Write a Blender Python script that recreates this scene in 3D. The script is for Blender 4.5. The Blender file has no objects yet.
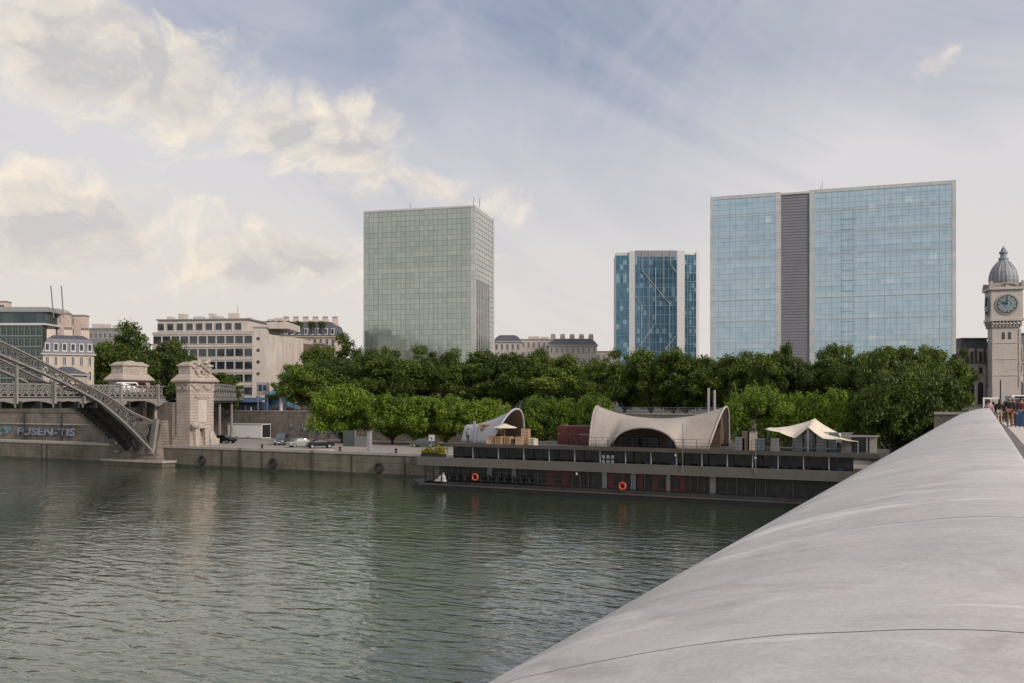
import bpy, math, random
import numpy as np
from mathutils import Vector, Matrix, Quaternion
random.seed(7); RNG = np.random.default_rng(7)
R = math.radians
S = bpy.context.scene
COL = S.collection
TH = R(27.7); CT, ST = math.cos(TH), math.sin(TH)
F = 900.0; CX, HY, EYE = 512.0, 400.0, 11.0      # focal length in px, horizon row, eye height above the water

# ------------------------------------------------------------------ survey helpers (bearings turned into real positions)
def wc(xc, yc, z=0.0):
    return Vector((xc*CT - yc*ST, xc*ST + yc*CT, z))
def at(px, py, dep):
    return wc((px-CX)/F*dep, dep, EYE + (HY-py)/F*dep)
def atu(px, py, u):
    a = math.atan((px-CX)/F) - TH
    X = u*math.tan(a); dep = u*CT - X*ST
    return Vector((X, u, EYE + (HY-py)/F*dep))
def onz(px, u, z):
    v = atu(px, HY, u); v.z = z; return v

# ------------------------------------------------------------------ mesh builder
class MB:
    def __init__(s): s.v = []; s.f = []; s.m = []; s.M = None
    def add(s, vs, fs, mi=0):
        o = len(s.v)
        for p in vs:
            p = Vector(p)
            s.v.append(s.M @ p if s.M else p)
        for f in fs: s.f.append([i+o for i in f]); s.m.append(mi)
        return s
    def box(s, x0, y0, z0, x1, y1, z1, mi=0):
        return s.add([(x0,y0,z0),(x1,y0,z0),(x1,y1,z0),(x0,y1,z0),(x0,y0,z1),(x1,y0,z1),(x1,y1,z1),(x0,y1,z1)],
                     [(0,3,2,1),(4,5,6,7),(0,1,5,4),(1,2,6,5),(2,3,7,6),(3,0,4,7)], mi)
    def frus(s, x0,y0,x1,y1,z0,z1,ins,mi=0, insy=None):
        iy = ins if insy is None else insy
        return s.add([(x0,y0,z0),(x1,y0,z0),(x1,y1,z0),(x0,y1,z0),(x0+ins,y0+iy,z1),(x1-ins,y0+iy,z1),(x1-ins,y1-iy,z1),(x0+ins,y1-iy,z1)],
                     [(0,3,2,1),(4,5,6,7),(0,1,5,4),(1,2,6,5),(2,3,7,6),(3,0,4,7)], mi)
    def bar(s, p, q, w, h=None, mi=0, up=(0,0,1)):
        p = Vector(p); q = Vector(q); h = w if h is None else h
        d = (q-p).normalized(); up = Vector(up)
        if abs(d.dot(up)) > .98: up = Vector((0,1,0))
        a = d.cross(up).normalized()*w/2; b = a.cross(d).normalized()*h/2
        vs = [p-a-b,p+a-b,p+a+b,p-a+b,q-a-b,q+a-b,q+a+b,q-a+b]
        return s.add(vs, [(0,1,2,3),(4,7,6,5),(0,4,5,1),(1,5,6,2),(2,6,7,3),(3,7,4,0)], mi)
    def tube(s, pts, rs, n=8, mi=0, cap=True):
        pts = [Vector(p) for p in pts]
        if not hasattr(rs, '__len__'): rs = [rs]*len(pts)
        rings = []; prev = None; vs = []
        for i, p in enumerate(pts):
            d = (pts[min(i+1,len(pts)-1)] - pts[max(i-1,0)]).normalized()
            if prev is None:
                a = d.orthogonal().normalized()
            else:
                a = (prev - d*prev.dot(d)).normalized()
            prev = a; b = d.cross(a)
            for k in range(n):
                t = 2*math.pi*k/n
                vs.append(p + (a*math.cos(t)+b*math.sin(t))*rs[i])
        fs = []
        for i in range(len(pts)-1):
            for k in range(n):
                fs.append((i*n+k, i*n+(k+1)%n, (i+1)*n+(k+1)%n, (i+1)*n+k))
        if cap: fs += [tuple(range(n))[::-1], tuple((len(pts)-1)*n+k for k in range(n))]
        return s.add(vs, fs, mi)
    def lathe(s, prof, n=24, c=(0,0,0), mi=0, rot=0.0):
        vs = []; fs = []
        for r, z in prof:
            for k in range(n):
                t = 2*math.pi*k/n + rot
                vs.append((c[0]+r*math.cos(t), c[1]+r*math.sin(t), c[2]+z))
        for i in range(len(prof)-1):
            for k in range(n):
                fs.append((i*n+k, i*n+(k+1)%n, (i+1)*n+(k+1)%n, (i+1)*n+k))
        fs += [tuple(range(n))[::-1], tuple((len(prof)-1)*n+k for k in range(n))]
        return s.add(vs, fs, mi)
    def grid(s, rows, mi=0, close=False):
        nr, nc = len(rows), len(rows[0]); vs = [p for r in rows for p in r]; fs = []
        for i in range(nr-1):
            for j in range(nc-1 + (1 if close else 0)):
                j2 = (j+1) % nc
                fs.append((i*nc+j, i*nc+j2, (i+1)*nc+j2, (i+1)*nc+j))
        return s.add(vs, fs, mi)
    def prism(s, poly, y0, y1, mi=0):          # polygon in xz extruded along y
        n = len(poly)
        vs = [(x,y0,z) for x,z in poly] + [(x,y1,z) for x,z in poly]
        fs = [tuple(range(n)), tuple(range(2*n-1, n-1, -1))] + [(i, i+n, (i+1)%n+n, (i+1)%n) for i in range(n)]
        return s.add(vs, fs, mi)
    def build(s, name, mats, parent=None, smooth=False, bevel=0, sub=0, solid=0):
        me = bpy.data.meshes.new(name)
        me.from_pydata([tuple(p) for p in s.v], [], s.f)
        if not isinstance(mats, (list, tuple)): mats = [mats]
        for m in mats: me.materials.append(m)
        if len(mats) > 1: me.polygons.foreach_set('material_index', s.m)
        me.update()
        if smooth: me.polygons.foreach_set('use_smooth', [True]*len(me.polygons))
        o = bpy.data.objects.new(name, me); COL.objects.link(o)
        if parent: o.parent = parent
        if solid:
            md = o.modifiers.new('s','SOLIDIFY'); md.thickness = solid; md.offset = 0
        if bevel:
            md = o.modifiers.new('b','BEVEL'); md.width = bevel; md.segments = 2; md.limit_method = 'ANGLE'
        if sub:
            md = o.modifiers.new('u','SUBSURF'); md.levels = sub; md.render_levels = sub
        return o

def tag(o, label=None, cat=None, group=None, kind=None):
    if label: o['label'] = label
    if cat: o['category'] = cat
    if group: o['group'] = group
    if kind: o['kind'] = kind
    return o
def empty(name, loc=(0,0,0), rz=0, label=None, cat=None, group=None):
    o = bpy.data.objects.new(name, None); COL.objects.link(o)
    o.location = loc; o.rotation_euler = (0,0,rz); o.empty_display_size = .2
    return tag(o, label, cat, group)
def kids(o): return [c for c in list(COL.objects) if c.parent == o]
def copy_tree(o, parent=None, table=None):
    if table is None:
        table = {}
        for c in COL.objects:
            if c.parent: table.setdefault(c.parent.name, []).append(c)
    c = o.copy(); COL.objects.link(c)
    if parent: c.parent = parent
    for ch in table.get(o.name, []): copy_tree(ch, c, table)
    return c

# ------------------------------------------------------------------ materials
def N(nt, t, **kw):
    n = nt.nodes.new(t)
    for k, v in kw.items():
        if k.startswith('i_'):
            n.inputs[k[2:].replace('_',' ')].default_value = v
        else: setattr(n, k, v)
    return n
def L(nt, a, b): nt.links.new(a, b)
def mixc(nt, fac, a, b, mode='MIX'):
    n = nt.nodes.new('ShaderNodeMix'); n.data_type = 'RGBA'; n.blend_type = mode
    for i, v in ((0, fac), (6, a), (7, b)):
        if hasattr(v, 'is_output'): nt.links.new(v, n.inputs[i])
        elif i == 0: n.inputs[0].default_value = v
        else: n.inputs[i].default_value = (*v, 1) if len(v) == 3 else v
    return n.outputs[2]
def math_(nt, op, a, b=None, clamp=False, c=None):
    n = nt.nodes.new('ShaderNodeMath'); n.operation = op; n.use_clamp = clamp
    for i, v in ((0, a), (1, b), (2, c)):
        if v is None: continue
        if hasattr(v, 'is_output'): nt.links.new(v, n.inputs[i])
        else: n.inputs[i].default_value = v
    return n.outputs[0]
def ramp(nt, fac, stops, interp='LINEAR'):
    n = nt.nodes.new('ShaderNodeValToRGB'); n.color_ramp.interpolation = interp
    e = n.color_ramp.elements
    while len(e) < len(stops): e.new(.5)
    for i, (p, c) in enumerate(stops):
        e[i].position = p; e[i].color = (*c, 1) if hasattr(c, '__len__') else (c, c, c, 1)
    nt.links.new(fac, n.inputs[0]); return n.outputs[0]
def new_mat(name):
    m = bpy.data.materials.new(name); m.use_nodes = True; nt = m.node_tree
    return m, nt, nt.nodes['Principled BSDF']
def coords(nt, sc=(1,1,1), kind='Object'):
    tc = N(nt, 'ShaderNodeTexCoord'); mp = N(nt, 'ShaderNodeMapping'); mp.inputs['Scale'].default_value = sc
    L(nt, tc.outputs[kind], mp.inputs[0]); return mp.outputs[0]
def noise(nt, vec, scale, detail=5, rough=.6, dist=0.0):
    n = N(nt, 'ShaderNodeTexNoise'); n.inputs['Scale'].default_value = scale; n.inputs['Detail'].default_value = detail
    n.inputs['Roughness'].default_value = rough; n.inputs['Distortion'].default_value = dist
    L(nt, vec, n.inputs['Vector']); return n.outputs['Fac']
def mat(name, c, rough=.7, metal=0.0, var=.18, scale=1.0, stretch=(1,1,1), bump=0.0, bscale=8, streak=0.0, c2=None, spec=None):
    m, nt, b = new_mat(name)
    v = coords(nt, stretch)
    n1 = noise(nt, v, scale, 7, .65)
    n2 = noise(nt, v, scale*9, 4, .6)
    f = math_(nt, 'ADD', math_(nt, 'MULTIPLY', n1, .7), math_(nt, 'MULTIPLY', n2, .3))
    dark = tuple(x*(1-var) for x in c) if c2 is None else c2; lite = tuple(min(1, x*(1+var)) for x in c)
    col = ramp(nt, f, [(.32, dark), (.5, c), (.68, lite)])
    if streak:
        vs = coords(nt, (1.5, 1.5, .08)); ns = noise(nt, vs, 1.2, 6, .7)
        col = mixc(nt, ramp(nt, ns, [(.48, 0.0), (.72, streak)]), col, tuple(x*.35 for x in c))
    L(nt, col, b.inputs['Base Color'])
    b.inputs['Roughness'].default_value = rough; b.inputs['Metallic'].default_value = metal
    if spec is not None: b.inputs['Specular IOR Level'].default_value = spec
    if bump:
        bn = N(nt, 'ShaderNodeBump'); bn.inputs['Strength'].default_value = 1; bn.inputs['Distance'].default_value = bump
        L(nt, noise(nt, v, bscale, 5, .6), bn.inputs['Height']); L(nt, bn.outputs[0], b.inputs['Normal'])
    return m
def stone_mat(name, c, bw=1.1, bh=.42, mortar=.03, dirt=.5, axis='xz', grime=None, var=.2):
    """coursed masonry: block joints, per block tint, rain streaks and blotches; object coordinates in metres"""
    m, nt, b = new_mat(name)
    tc = N(nt, 'ShaderNodeTexCoord'); sep = N(nt, 'ShaderNodeSeparateXYZ'); L(nt, tc.outputs['Object'], sep.inputs[0])
    h = math_(nt, 'ADD', sep.outputs[0], sep.outputs[1])
    cmb = N(nt, 'ShaderNodeCombineXYZ'); L(nt, h, cmb.inputs[0]); L(nt, sep.outputs[2], cmb.inputs[1])
    br = N(nt, 'ShaderNodeTexBrick'); L(nt, cmb.outputs[0], br.inputs[0])
    br.inputs['Scale'].default_value = 1; br.inputs['Brick Width'].default_value = bw; br.inputs['Row Height'].default_value = bh
    br.inputs['Mortar Size'].default_value = mortar; br.inputs['Mortar Smooth'].default_value = .4; br.inputs['Bias'].default_value = 0
    br.inputs['Color1'].default_value = (*[x*(1-var) for x in c], 1); br.inputs['Color2'].default_value = (*[x*(1+var) for x in c], 1)
    br.inputs['Mortar'].default_value = (*[x*.42 for x in c], 1)
    n1 = noise(nt, coords(nt), .35, 8, .7); n2 = noise(nt, coords(nt, (1,1,.12)), 1.1, 7, .7)
    col = mixc(nt, ramp(nt, n1, [(.42, 0.0), (.66, dirt)]), br.outputs[0], grime or tuple(x*.4 for x in c))
    col = mixc(nt, ramp(nt, n2, [(.5, 0.0), (.7, dirt*.8)]), col, tuple(x*.33 for x in c))
    col = mixc(nt, ramp(nt, noise(nt, coords(nt), 3.1, 5, .6), [(.55, 0.0), (.75, .35)]), col, tuple(min(1, x*1.5) for x in c))
    L(nt, col, b.inputs['Base Color']); b.inputs['Roughness'].default_value = .9
    bn = N(nt, 'ShaderNodeBump'); bn.inputs['Distance'].default_value = .04
    L(nt, math_(nt, 'SUBTRACT', noise(nt, coords(nt), 5, 5, .6), math_(nt, 'MULTIPLY', br.outputs['Fac'], 1.2)), bn.inputs['Height']); L(nt, bn.outputs[0], b.inputs['Normal'])
    return m
def glass_mat(name, ca, cb, cw, ch, rough=.12, metal=.75, lit=None, litp=.93, wob=.04, fl=None, flc=None):
    """facade glazing: each pane has its own tint (blinds, ceilings behind) and stands a hair out of true"""
    m, nt, b = new_mat(name)
    tc = N(nt, 'ShaderNodeTexCoord'); sep = N(nt, 'ShaderNodeSeparateXYZ'); L(nt, tc.outputs['Object'], sep.inputs[0])
    h = math_(nt, 'ADD', sep.outputs[0], sep.outputs[1])
    ix = math_(nt, 'FLOOR', math_(nt, 'DIVIDE', h, cw)); iz = math_(nt, 'FLOOR', math_(nt, 'DIVIDE', sep.outputs[2], ch))
    cmb = N(nt, 'ShaderNodeCombineXYZ'); L(nt, ix, cmb.inputs[0]); L(nt, iz, cmb.inputs[1])
    wn = N(nt, 'ShaderNodeTexWhiteNoise'); L(nt, cmb.outputs[0], wn.inputs[0])
    cr = N(nt, 'ShaderNodeCombineXYZ'); L(nt, iz, cr.inputs[0])
    wr = N(nt, 'ShaderNodeTexWhiteNoise'); L(nt, cr.outputs[0], wr.inputs[0])
    big = noise(nt, coords(nt, (1,1,1.6)), .05, 4, .55)
    f = math_(nt, 'ADD', math_(nt, 'ADD', math_(nt, 'MULTIPLY', wn.outputs['Value'], .35), math_(nt, 'MULTIPLY', wr.outputs['Value'], .25)), math_(nt, 'MULTIPLY', big, .45))
    col = ramp(nt, f, [(.2, ca), (.8, cb)])
    if lit: col = mixc(nt, math_(nt, 'GREATER_THAN', wn.outputs['Value'], litp), col, lit)
    if fl:   # paler spandrel band at every floor
        fr = math_(nt, 'FRACT', math_(nt, 'DIVIDE', sep.outputs[2], fl[0]))
        col = mixc(nt, math_(nt, 'MULTIPLY', math_(nt, 'LESS_THAN', fr, fl[1]), .55), col, flc)
    L(nt, col, b.inputs['Base Color'])
    b.inputs['Roughness'].default_value = rough; b.inputs['Metallic'].default_value = metal
    ge = N(nt, 'ShaderNodeNewGeometry'); sub = N(nt, 'ShaderNodeVectorMath'); sub.operation = 'SUBTRACT'
    L(nt, wn.outputs['Color'], sub.inputs[0]); sub.inputs[1].default_value = (.5,.5,.5)
    sc = N(nt, 'ShaderNodeVectorMath'); sc.operation = 'SCALE'; L(nt, sub.outputs[0], sc.inputs[0]); sc.inputs['Scale'].default_value = wob
    ad = N(nt, 'ShaderNodeVectorMath'); ad.operation = 'ADD'; L(nt, ge.outputs['Normal'], ad.inputs[0]); L(nt, sc.outputs[0], ad.inputs[1])
    no = N(nt, 'ShaderNodeVectorMath'); no.operation = 'NORMALIZE'; L(nt, ad.outputs[0], no.inputs[0])
    L(nt, no.outputs[0], b.inputs['Normal'])
    return m
def leaf_mat(name, c1, c2, c3):
    m, nt, b = new_mat(name)
    at_ = N(nt, 'ShaderNodeAttribute'); at_.attribute_name = 'tint'
    oi = N(nt, 'ShaderNodeObjectInfo')
    f = math_(nt, 'ADD', math_(nt, 'MULTIPLY', at_.outputs['Fac'], .75), math_(nt, 'MULTIPLY', oi.outputs['Random'], .3))
    col = ramp(nt, f, [(.1, c1), (.5, c2), (.95, c3)])
    L(nt, col, b.inputs['Base Color']); b.inputs['Roughness'].default_value = .55; b.inputs['Specular IOR Level'].default_value = .35
    tr = N(nt, 'ShaderNodeBsdfTranslucent'); L(nt, mixc(nt, 1.0, col, (1.0, 1.25, .45), 'MULTIPLY'), tr.inputs[0])
    mx = N(nt, 'ShaderNodeMixShader'); mx.inputs[0].default_value = .3
    L(nt, b.outputs[0], mx.inputs[1]); L(nt, tr.outputs[0], mx.inputs[2])
    L(nt, mx.outputs[0], nt.nodes['Material Output'].inputs[0])
    return m

M = {}
M['white_paint'] = mat('white_paint', (.62,.61,.59), .55, var=.1, streak=.3)
M['dark_metal'] = mat('dark_metal', (.03,.032,.035), .45, .5, var=.3)
M['grey_metal'] = mat('grey_metal', (.22,.22,.22), .5, .4, var=.2)
M['pale_metal'] = mat('pale_metal', (.32,.32,.32), .45, .4, var=.12)
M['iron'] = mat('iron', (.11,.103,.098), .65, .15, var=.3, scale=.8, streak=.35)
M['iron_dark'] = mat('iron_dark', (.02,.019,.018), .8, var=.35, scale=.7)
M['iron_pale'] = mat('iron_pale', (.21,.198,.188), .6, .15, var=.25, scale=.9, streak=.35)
M['stone'] = stone_mat('stone', (.39,.33,.29), 1.6, .5, mortar=.018, var=.07, dirt=.3)
M['stone_carved'] = mat('stone_carved', (.38,.33,.29), .9, var=.4, scale=2.2, bump=.12, bscale=4, streak=.5)
M['quay_stone'] = stone_mat('quay_stone', (.145,.128,.10), 2.6, .95, mortar=.012, var=.1, dirt=.6, grime=(.05,.05,.035))
M['wall_stone'] = stone_mat('wall_stone', (.2,.172,.148), 1.2, .45, mortar=.015, var=.1, dirt=.7, grime=(.07,.06,.05))
M['wall_pale'] = mat('wall_pale', (.42,.38,.34), .9, var=.15, scale=.2, streak=.5)
M['wall_white'] = mat('wall_white', (.46,.42,.385), .85, var=.12, scale=.15, streak=.4)
M['wall_cream'] = mat('wall_cream', (.45,.39,.32), .85, var=.15, scale=.2, streak=.35)
M['wall_pink'] = mat('wall_pink', (.52,.42,.37), .85, var=.1, scale=.2, streak=.25)
M['zinc'] = mat('zinc', (.085,.095,.12), .5, .25, var=.2, scale=.5)
M['slate'] = mat('slate', (.06,.062,.075), .6, var=.25, scale=.6)
M['roof_grey'] = mat('roof_grey', (.2,.2,.2), .8, var=.2, scale=.3)
M['concrete'] = mat('concrete', (.3,.28,.25), .9, var=.25, scale=.5, streak=.3)
M['paving'] = mat('paving', (.24,.215,.2), .9, var=.18, scale=.25)
M['asphalt'] = mat('asphalt', (.055,.054,.052), .9, var=.25, scale=.4)
M['earth'] = mat('earth', (.12,.11,.09), .95, var=.3, scale=.05)
M['pane'] = mat('pane', (.02,.025,.03), .08, 0, var=.5, scale=.3, spec=.9)
M['pane_blue'] = mat('pane_blue', (.06,.09,.11), .08, .2, var=.5, scale=.3, spec=.9)
M['bark'] = mat('bark', (.075,.06,.045), .95, var=.4, scale=1.5, bump=.03)
M['rubber'] = mat('rubber', (.012,.012,.012), .85, var=.2)
M['wood'] = mat('wood', (.4,.26,.155), .7, var=.25, scale=2)
M['wood_dark'] = mat('wood_dark', (.12,.08,.055), .8, var=.3, scale=2)
M['canvas'] = mat('canvas', (.6,.54,.45), .85, var=.08, scale=.5, streak=.15)
M['membrane'] = mat('membrane', (.33,.295,.265), .8, var=.1, scale=.5, streak=.3)
M['membrane_white'] = mat('membrane_white', (.36,.36,.39), .7, var=.08, scale=.5, streak=.2)
M['timber_in'] = mat('timber_in', (.17,.12,.095), .8, var=.2, scale=1.5, stretch=(1,6,1))
M['red'] = mat('red', (.3,.02,.025), .5, var=.2)
M['dark_red'] = mat('dark_red', (.085,.008,.01), .5, var=.3)
M['orange'] = mat('orange', (.5,.07,.03), .5, var=.1)
M['blue'] = mat('blue', (.025,.06,.15), .6, var=.3, scale=.6)
M['light_blue'] = mat('light_blue', (.07,.17,.24), .6, var=.25, scale=.6)
M['band_grey'] = mat('band_grey', (.10,.095,.083), .6, .1, var=.12, scale=.3, streak=.25)
M['band_dark'] = mat('band_dark', (.06,.054,.048), .7, var=.25, scale=.5)
M['hull'] = mat('hull', (.03,.03,.03), .6, .1, var=.4, scale=.5, streak=.4)
M['yellow_leaf'] = leaf_mat('yellow_leaf', (.1,.1,.01), (.22,.2,.02), (.4,.36,.04))
M['leaf'] = leaf_mat('leaf', (.03,.05,.009), (.082,.12,.017), (.17,.215,.032))
M['leaf_bright'] = leaf_mat('leaf_bright', (.045,.08,.010), (.115,.18,.016), (.23,.31,.03))
M['leaf_dark'] = leaf_mat('leaf_dark', (.022,.038,.009), (.056,.085,.014), (.115,.155,.025))
M['graf_pale'] = mat('graf_pale', (.2,.215,.24), .85, var=.7, scale=1)
M['graf_dark'] = mat('graf_dark', (.04,.05,.11), .8, var=.3, scale=1)
M['graf_blue'] = mat('graf_blue', (.09,.22,.28), .8, var=.6, scale=1)
M['skin'] = mat('skin', (.42,.25,.18), .6, var=.08)
M['hair'] = mat('hair', (.03,.02,.015), .7, var=.2)
# ------------------------------------------------------------------ camera, sun, sky
cam = bpy.data.cameras.new('camera'); cam.sensor_width = 36; cam.lens = 36*F/1024; cam.shift_y = (HY-341.5)/1024
cam.clip_start = .05; cam.clip_end = 6000
co = bpy.data.objects.new('camera', cam); COL.objects.link(co); co.location = (0,0,EYE); co.rotation_euler = (R(90),0,TH)
S.camera = co
SUN_AZ = R(-14)      # 0 = world +X; light comes from the right, a little behind the viewer
SUN_EL = R(30)
sd = Vector((math.cos(SUN_EL)*math.cos(SUN_AZ), math.cos(SUN_EL)*math.sin(SUN_AZ), math.sin(SUN_EL)))
sl = bpy.data.lights.new('sun','SUN'); sl.energy = 3.3; sl.angle = R(10); sl.color = (1,.88,.77)
so = bpy.data.objects.new('sun', sl); COL.objects.link(so); so.rotation_euler = sd.to_track_quat('Z','Y').to_euler(); so.location = (60,-60,90)

w = bpy.data.worlds.new('World'); S.world = w; w.use_nodes = True; nt = w.node_tree
bg = nt.nodes['Background']; bg.inputs[1].default_value = .1
sky = N(nt, 'ShaderNodeTexSky'); sky.sky_type = 'NISHITA'; sky.sun_disc = False; sky.sun_elevation = SUN_EL
sky.sun_rotation = math.atan2(sd.x, sd.y); sky.dust_density = 2.5; sky.air_density = 1.0
tc = N(nt, 'ShaderNodeTexCoord'); mp = N(nt, 'ShaderNodeMapping'); mp.vector_type = 'POINT'; mp.inputs['Rotation'].default_value = (0,0,-TH)
L(nt, tc.outputs['Generated'], mp.inputs[0])
sp = N(nt, 'ShaderNodeSeparateXYZ'); L(nt, mp.outputs[0], sp.inputs[0])
az = math_(nt, 'MULTIPLY', math_(nt, 'ARCTAN2', sp.outputs[0], sp.outputs[1]), 57.2958)
el = math_(nt, 'MULTIPLY', math_(nt, 'ARCSINE', sp.outputs[2]), 57.2958)
ela = math_(nt, 'ABSOLUTE', el)
def vec(x, y, z=0.0):
    c = N(nt, 'ShaderNodeCombineXYZ')
    for i, v in enumerate((x, y, z)):
        if hasattr(v, 'is_output'): L(nt, v, c.inputs[i])
        else: c.inputs[i].default_value = v
    return c.outputs[0]
def lin(ax, ay, c0):    # ax*az + ay*el + c0
    return math_(nt, 'ADD', math_(nt, 'ADD', math_(nt, 'MULTIPLY', az, ax), math_(nt, 'MULTIPLY', el, ay)), c0)
def sstep(v, lo, hi):
    n = N(nt, 'ShaderNodeMapRange'); n.interpolation_type = 'SMOOTHSTEP'; L(nt, v, n.inputs[0]); n.inputs[1].default_value = lo; n.inputs[2].default_value = hi
    return n.outputs[0]
def blob(a0, e0, ra, re, rot=0.0, soft=1.0):
    c, s = math.cos(R(rot)), math.sin(R(rot))
    x = math_(nt, 'DIVIDE', lin(c, s, -(a0*c+e0*s)), ra); y = math_(nt, 'DIVIDE', lin(-s, c, -(-a0*s+e0*c)), re)
    d = math_(nt, 'SQRT', math_(nt, 'ADD', math_(nt, 'MULTIPLY', x, x), math_(nt, 'MULTIPLY', y, y)))
    return math_(nt, 'SUBTRACT', 1.0, d)
# sky vault: thin veil over blue, milky towards the horizon
veil_n = noise(nt, vec(math_(nt,'MULTIPLY',lin(1,-.5,0),.035), math_(nt,'MULTIPLY',lin(.5,1,0),.11)), 1.0, 7, .55, .8)
hz = ramp(nt, math_(nt, 'DIVIDE', ela, 45), [(0, 1.0), (.16, .97), (.3, .76), (.45, .30), (1, .42)])
cov = math_(nt, 'ADD', hz, math_(nt, 'MULTIPLY', math_(nt, 'SUBTRACT', veil_n, .5), 1.15), True)
# the left of the view and everything behind the viewer is more clouded
leftw = sstep(math_(nt, 'MULTIPLY', az, -1), -4, 24)
cov = math_(nt, 'ADD', cov, math_(nt, 'MULTIPLY', leftw, .28), True)
cov = math_(nt, 'ADD', cov, math_(nt, 'MULTIPLY', sstep(az, 8, 24), .3), True)
back = sstep(math_(nt, 'ABSOLUTE', az), 60, 120)
cov = math_(nt, 'ADD', cov, math_(nt, 'MULTIPLY', back, .2), True)
veilcol = mixc(nt, sstep(ela, 2, 16), (7.5,7.0,6.7), (7.0,6.85,7.1))
blue = mixc(nt, .6, sky.outputs[0], (2.5,3.15,4.8))
col = mixc(nt, cov, blue, veilcol)
glow = blob(-22, 5.0, 26, 9.0, 0)
col = mixc(nt, math_(nt, 'MULTIPLY', sstep(glow, 0, .9), .6), col, (7.7,7.2,6.6))
wisp = noise(nt, vec(math_(nt,'MULTIPLY',lin(.5,.86,0),.07), math_(nt,'MULTIPLY',lin(-.86,.5,0),.1), 5.5), 1.0, 9, .6, 1.6)
col = mixc(nt, math_(nt, 'MULTIPLY', ramp(nt, wisp, [(.48, 0.0), (.76, .28)]), sstep(math_(nt, 'ABSOLUTE', az), 60, 5)), col, (7.2,6.8,6.8))
# cumulus
w1 = noise(nt, vec(math_(nt,'MULTIPLY',az,.16), math_(nt,'MULTIPLY',el,.16), 9.1), 1.0, 5, .6); w2 = noise(nt, vec(math_(nt,'MULTIPLY',az,.16), math_(nt,'MULTIPLY',el,.16), 21.3), 1.0, 5, .6)
az0, el0 = az, el
az = math_(nt, 'ADD', az, math_(nt, 'MULTIPLY', math_(nt, 'SUBTRACT', w1, .5), 7)); el = math_(nt, 'ADD', el, math_(nt, 'MULTIPLY', math_(nt, 'SUBTRACT', w2, .5), 5))
cn = noise(nt, vec(math_(nt,'MULTIPLY',lin(1,.25,0),.13), math_(nt,'MULTIPLY',lin(-.25,1,0),.2), 3.7), 1.0, 11, .62, .35)
cn2 = noise(nt, vec(math_(nt,'MULTIPLY',lin(1,.25,-.9),.13), math_(nt,'MULTIPLY',lin(-.25,1,.7),.2), 3.7), 1.0, 6, .6, .35)
b1 = math_(nt, 'MAXIMUM', blob(-24, 18.8, 11, 4.0, -12), blob(-13, 15.8, 7.5, 2.9, -17))
b2 = blob(-27.5, 9.8, 9, 4.2, 5)
b3 = blob(-5, 13.0, 8, 1.5, -8)
b4 = blob(26, 18.9, 4.0, 1.0, 28)
b5 = blob(-2, 11.3, 3.5, 1.4, 0)
b6 = blob(-14, 8.2, 14, 2.6, 0)
mb = b1
for b_, k in ((b2, -.12), (b3, -.25), (b4, -.5), (b5, -.5), (b6, -.3)):
    mb = math_(nt, 'MAXIMUM', mb, math_(nt, 'ADD', b_, k))
mb = math_(nt, 'MAXIMUM', mb, math_(nt, 'SUBTRACT', math_(nt, 'MULTIPLY', back, .8), .9))
dens = math_(nt, 'ADD', math_(nt, 'MULTIPLY', math_(nt, 'MAXIMUM', mb, -.8), .62), math_(nt, 'MULTIPLY', math_(nt, 'SUBTRACT', cn, .5), 1.45))
alpha = sstep(dens, -.12, .34)
# lit rims: thin cloud glows, thick cloud is grey; lower right flanks catch the light
thin = math_(nt, 'SUBTRACT', 1.0, sstep(dens, .1, .5))
sh = math_(nt, 'MULTIPLY', math_(nt, 'SUBTRACT', cn, cn2), 4.2)
lf = math_(nt, 'ADD', math_(nt, 'ADD', math_(nt, 'MULTIPLY', thin, .55), sh), .1, True)
ccol = mixc(nt, lf, (6.0,5.7,5.7), (10.4,9.2,7.3))
col = mixc(nt, math_(nt, 'MULTIPLY', alpha, .8), col, ccol)
low = sstep(ela, 0, 3)
az, el = az0, el0
# below the horizon: dull ground tone
col = mixc(nt, sstep(el, -2, -.2), (1.2,1.15,1.05), col)
L(nt, col, bg.inputs[0])
S.view_settings.view_transform = 'Standard'; S.view_settings.look = 'None'; S.view_settings.exposure = 0; S.view_settings.gamma = 1
S.cycles.max_bounces = 6; S.cycles.transparent_max_bounces = 8
S.cycles.use_denoising = True

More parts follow.
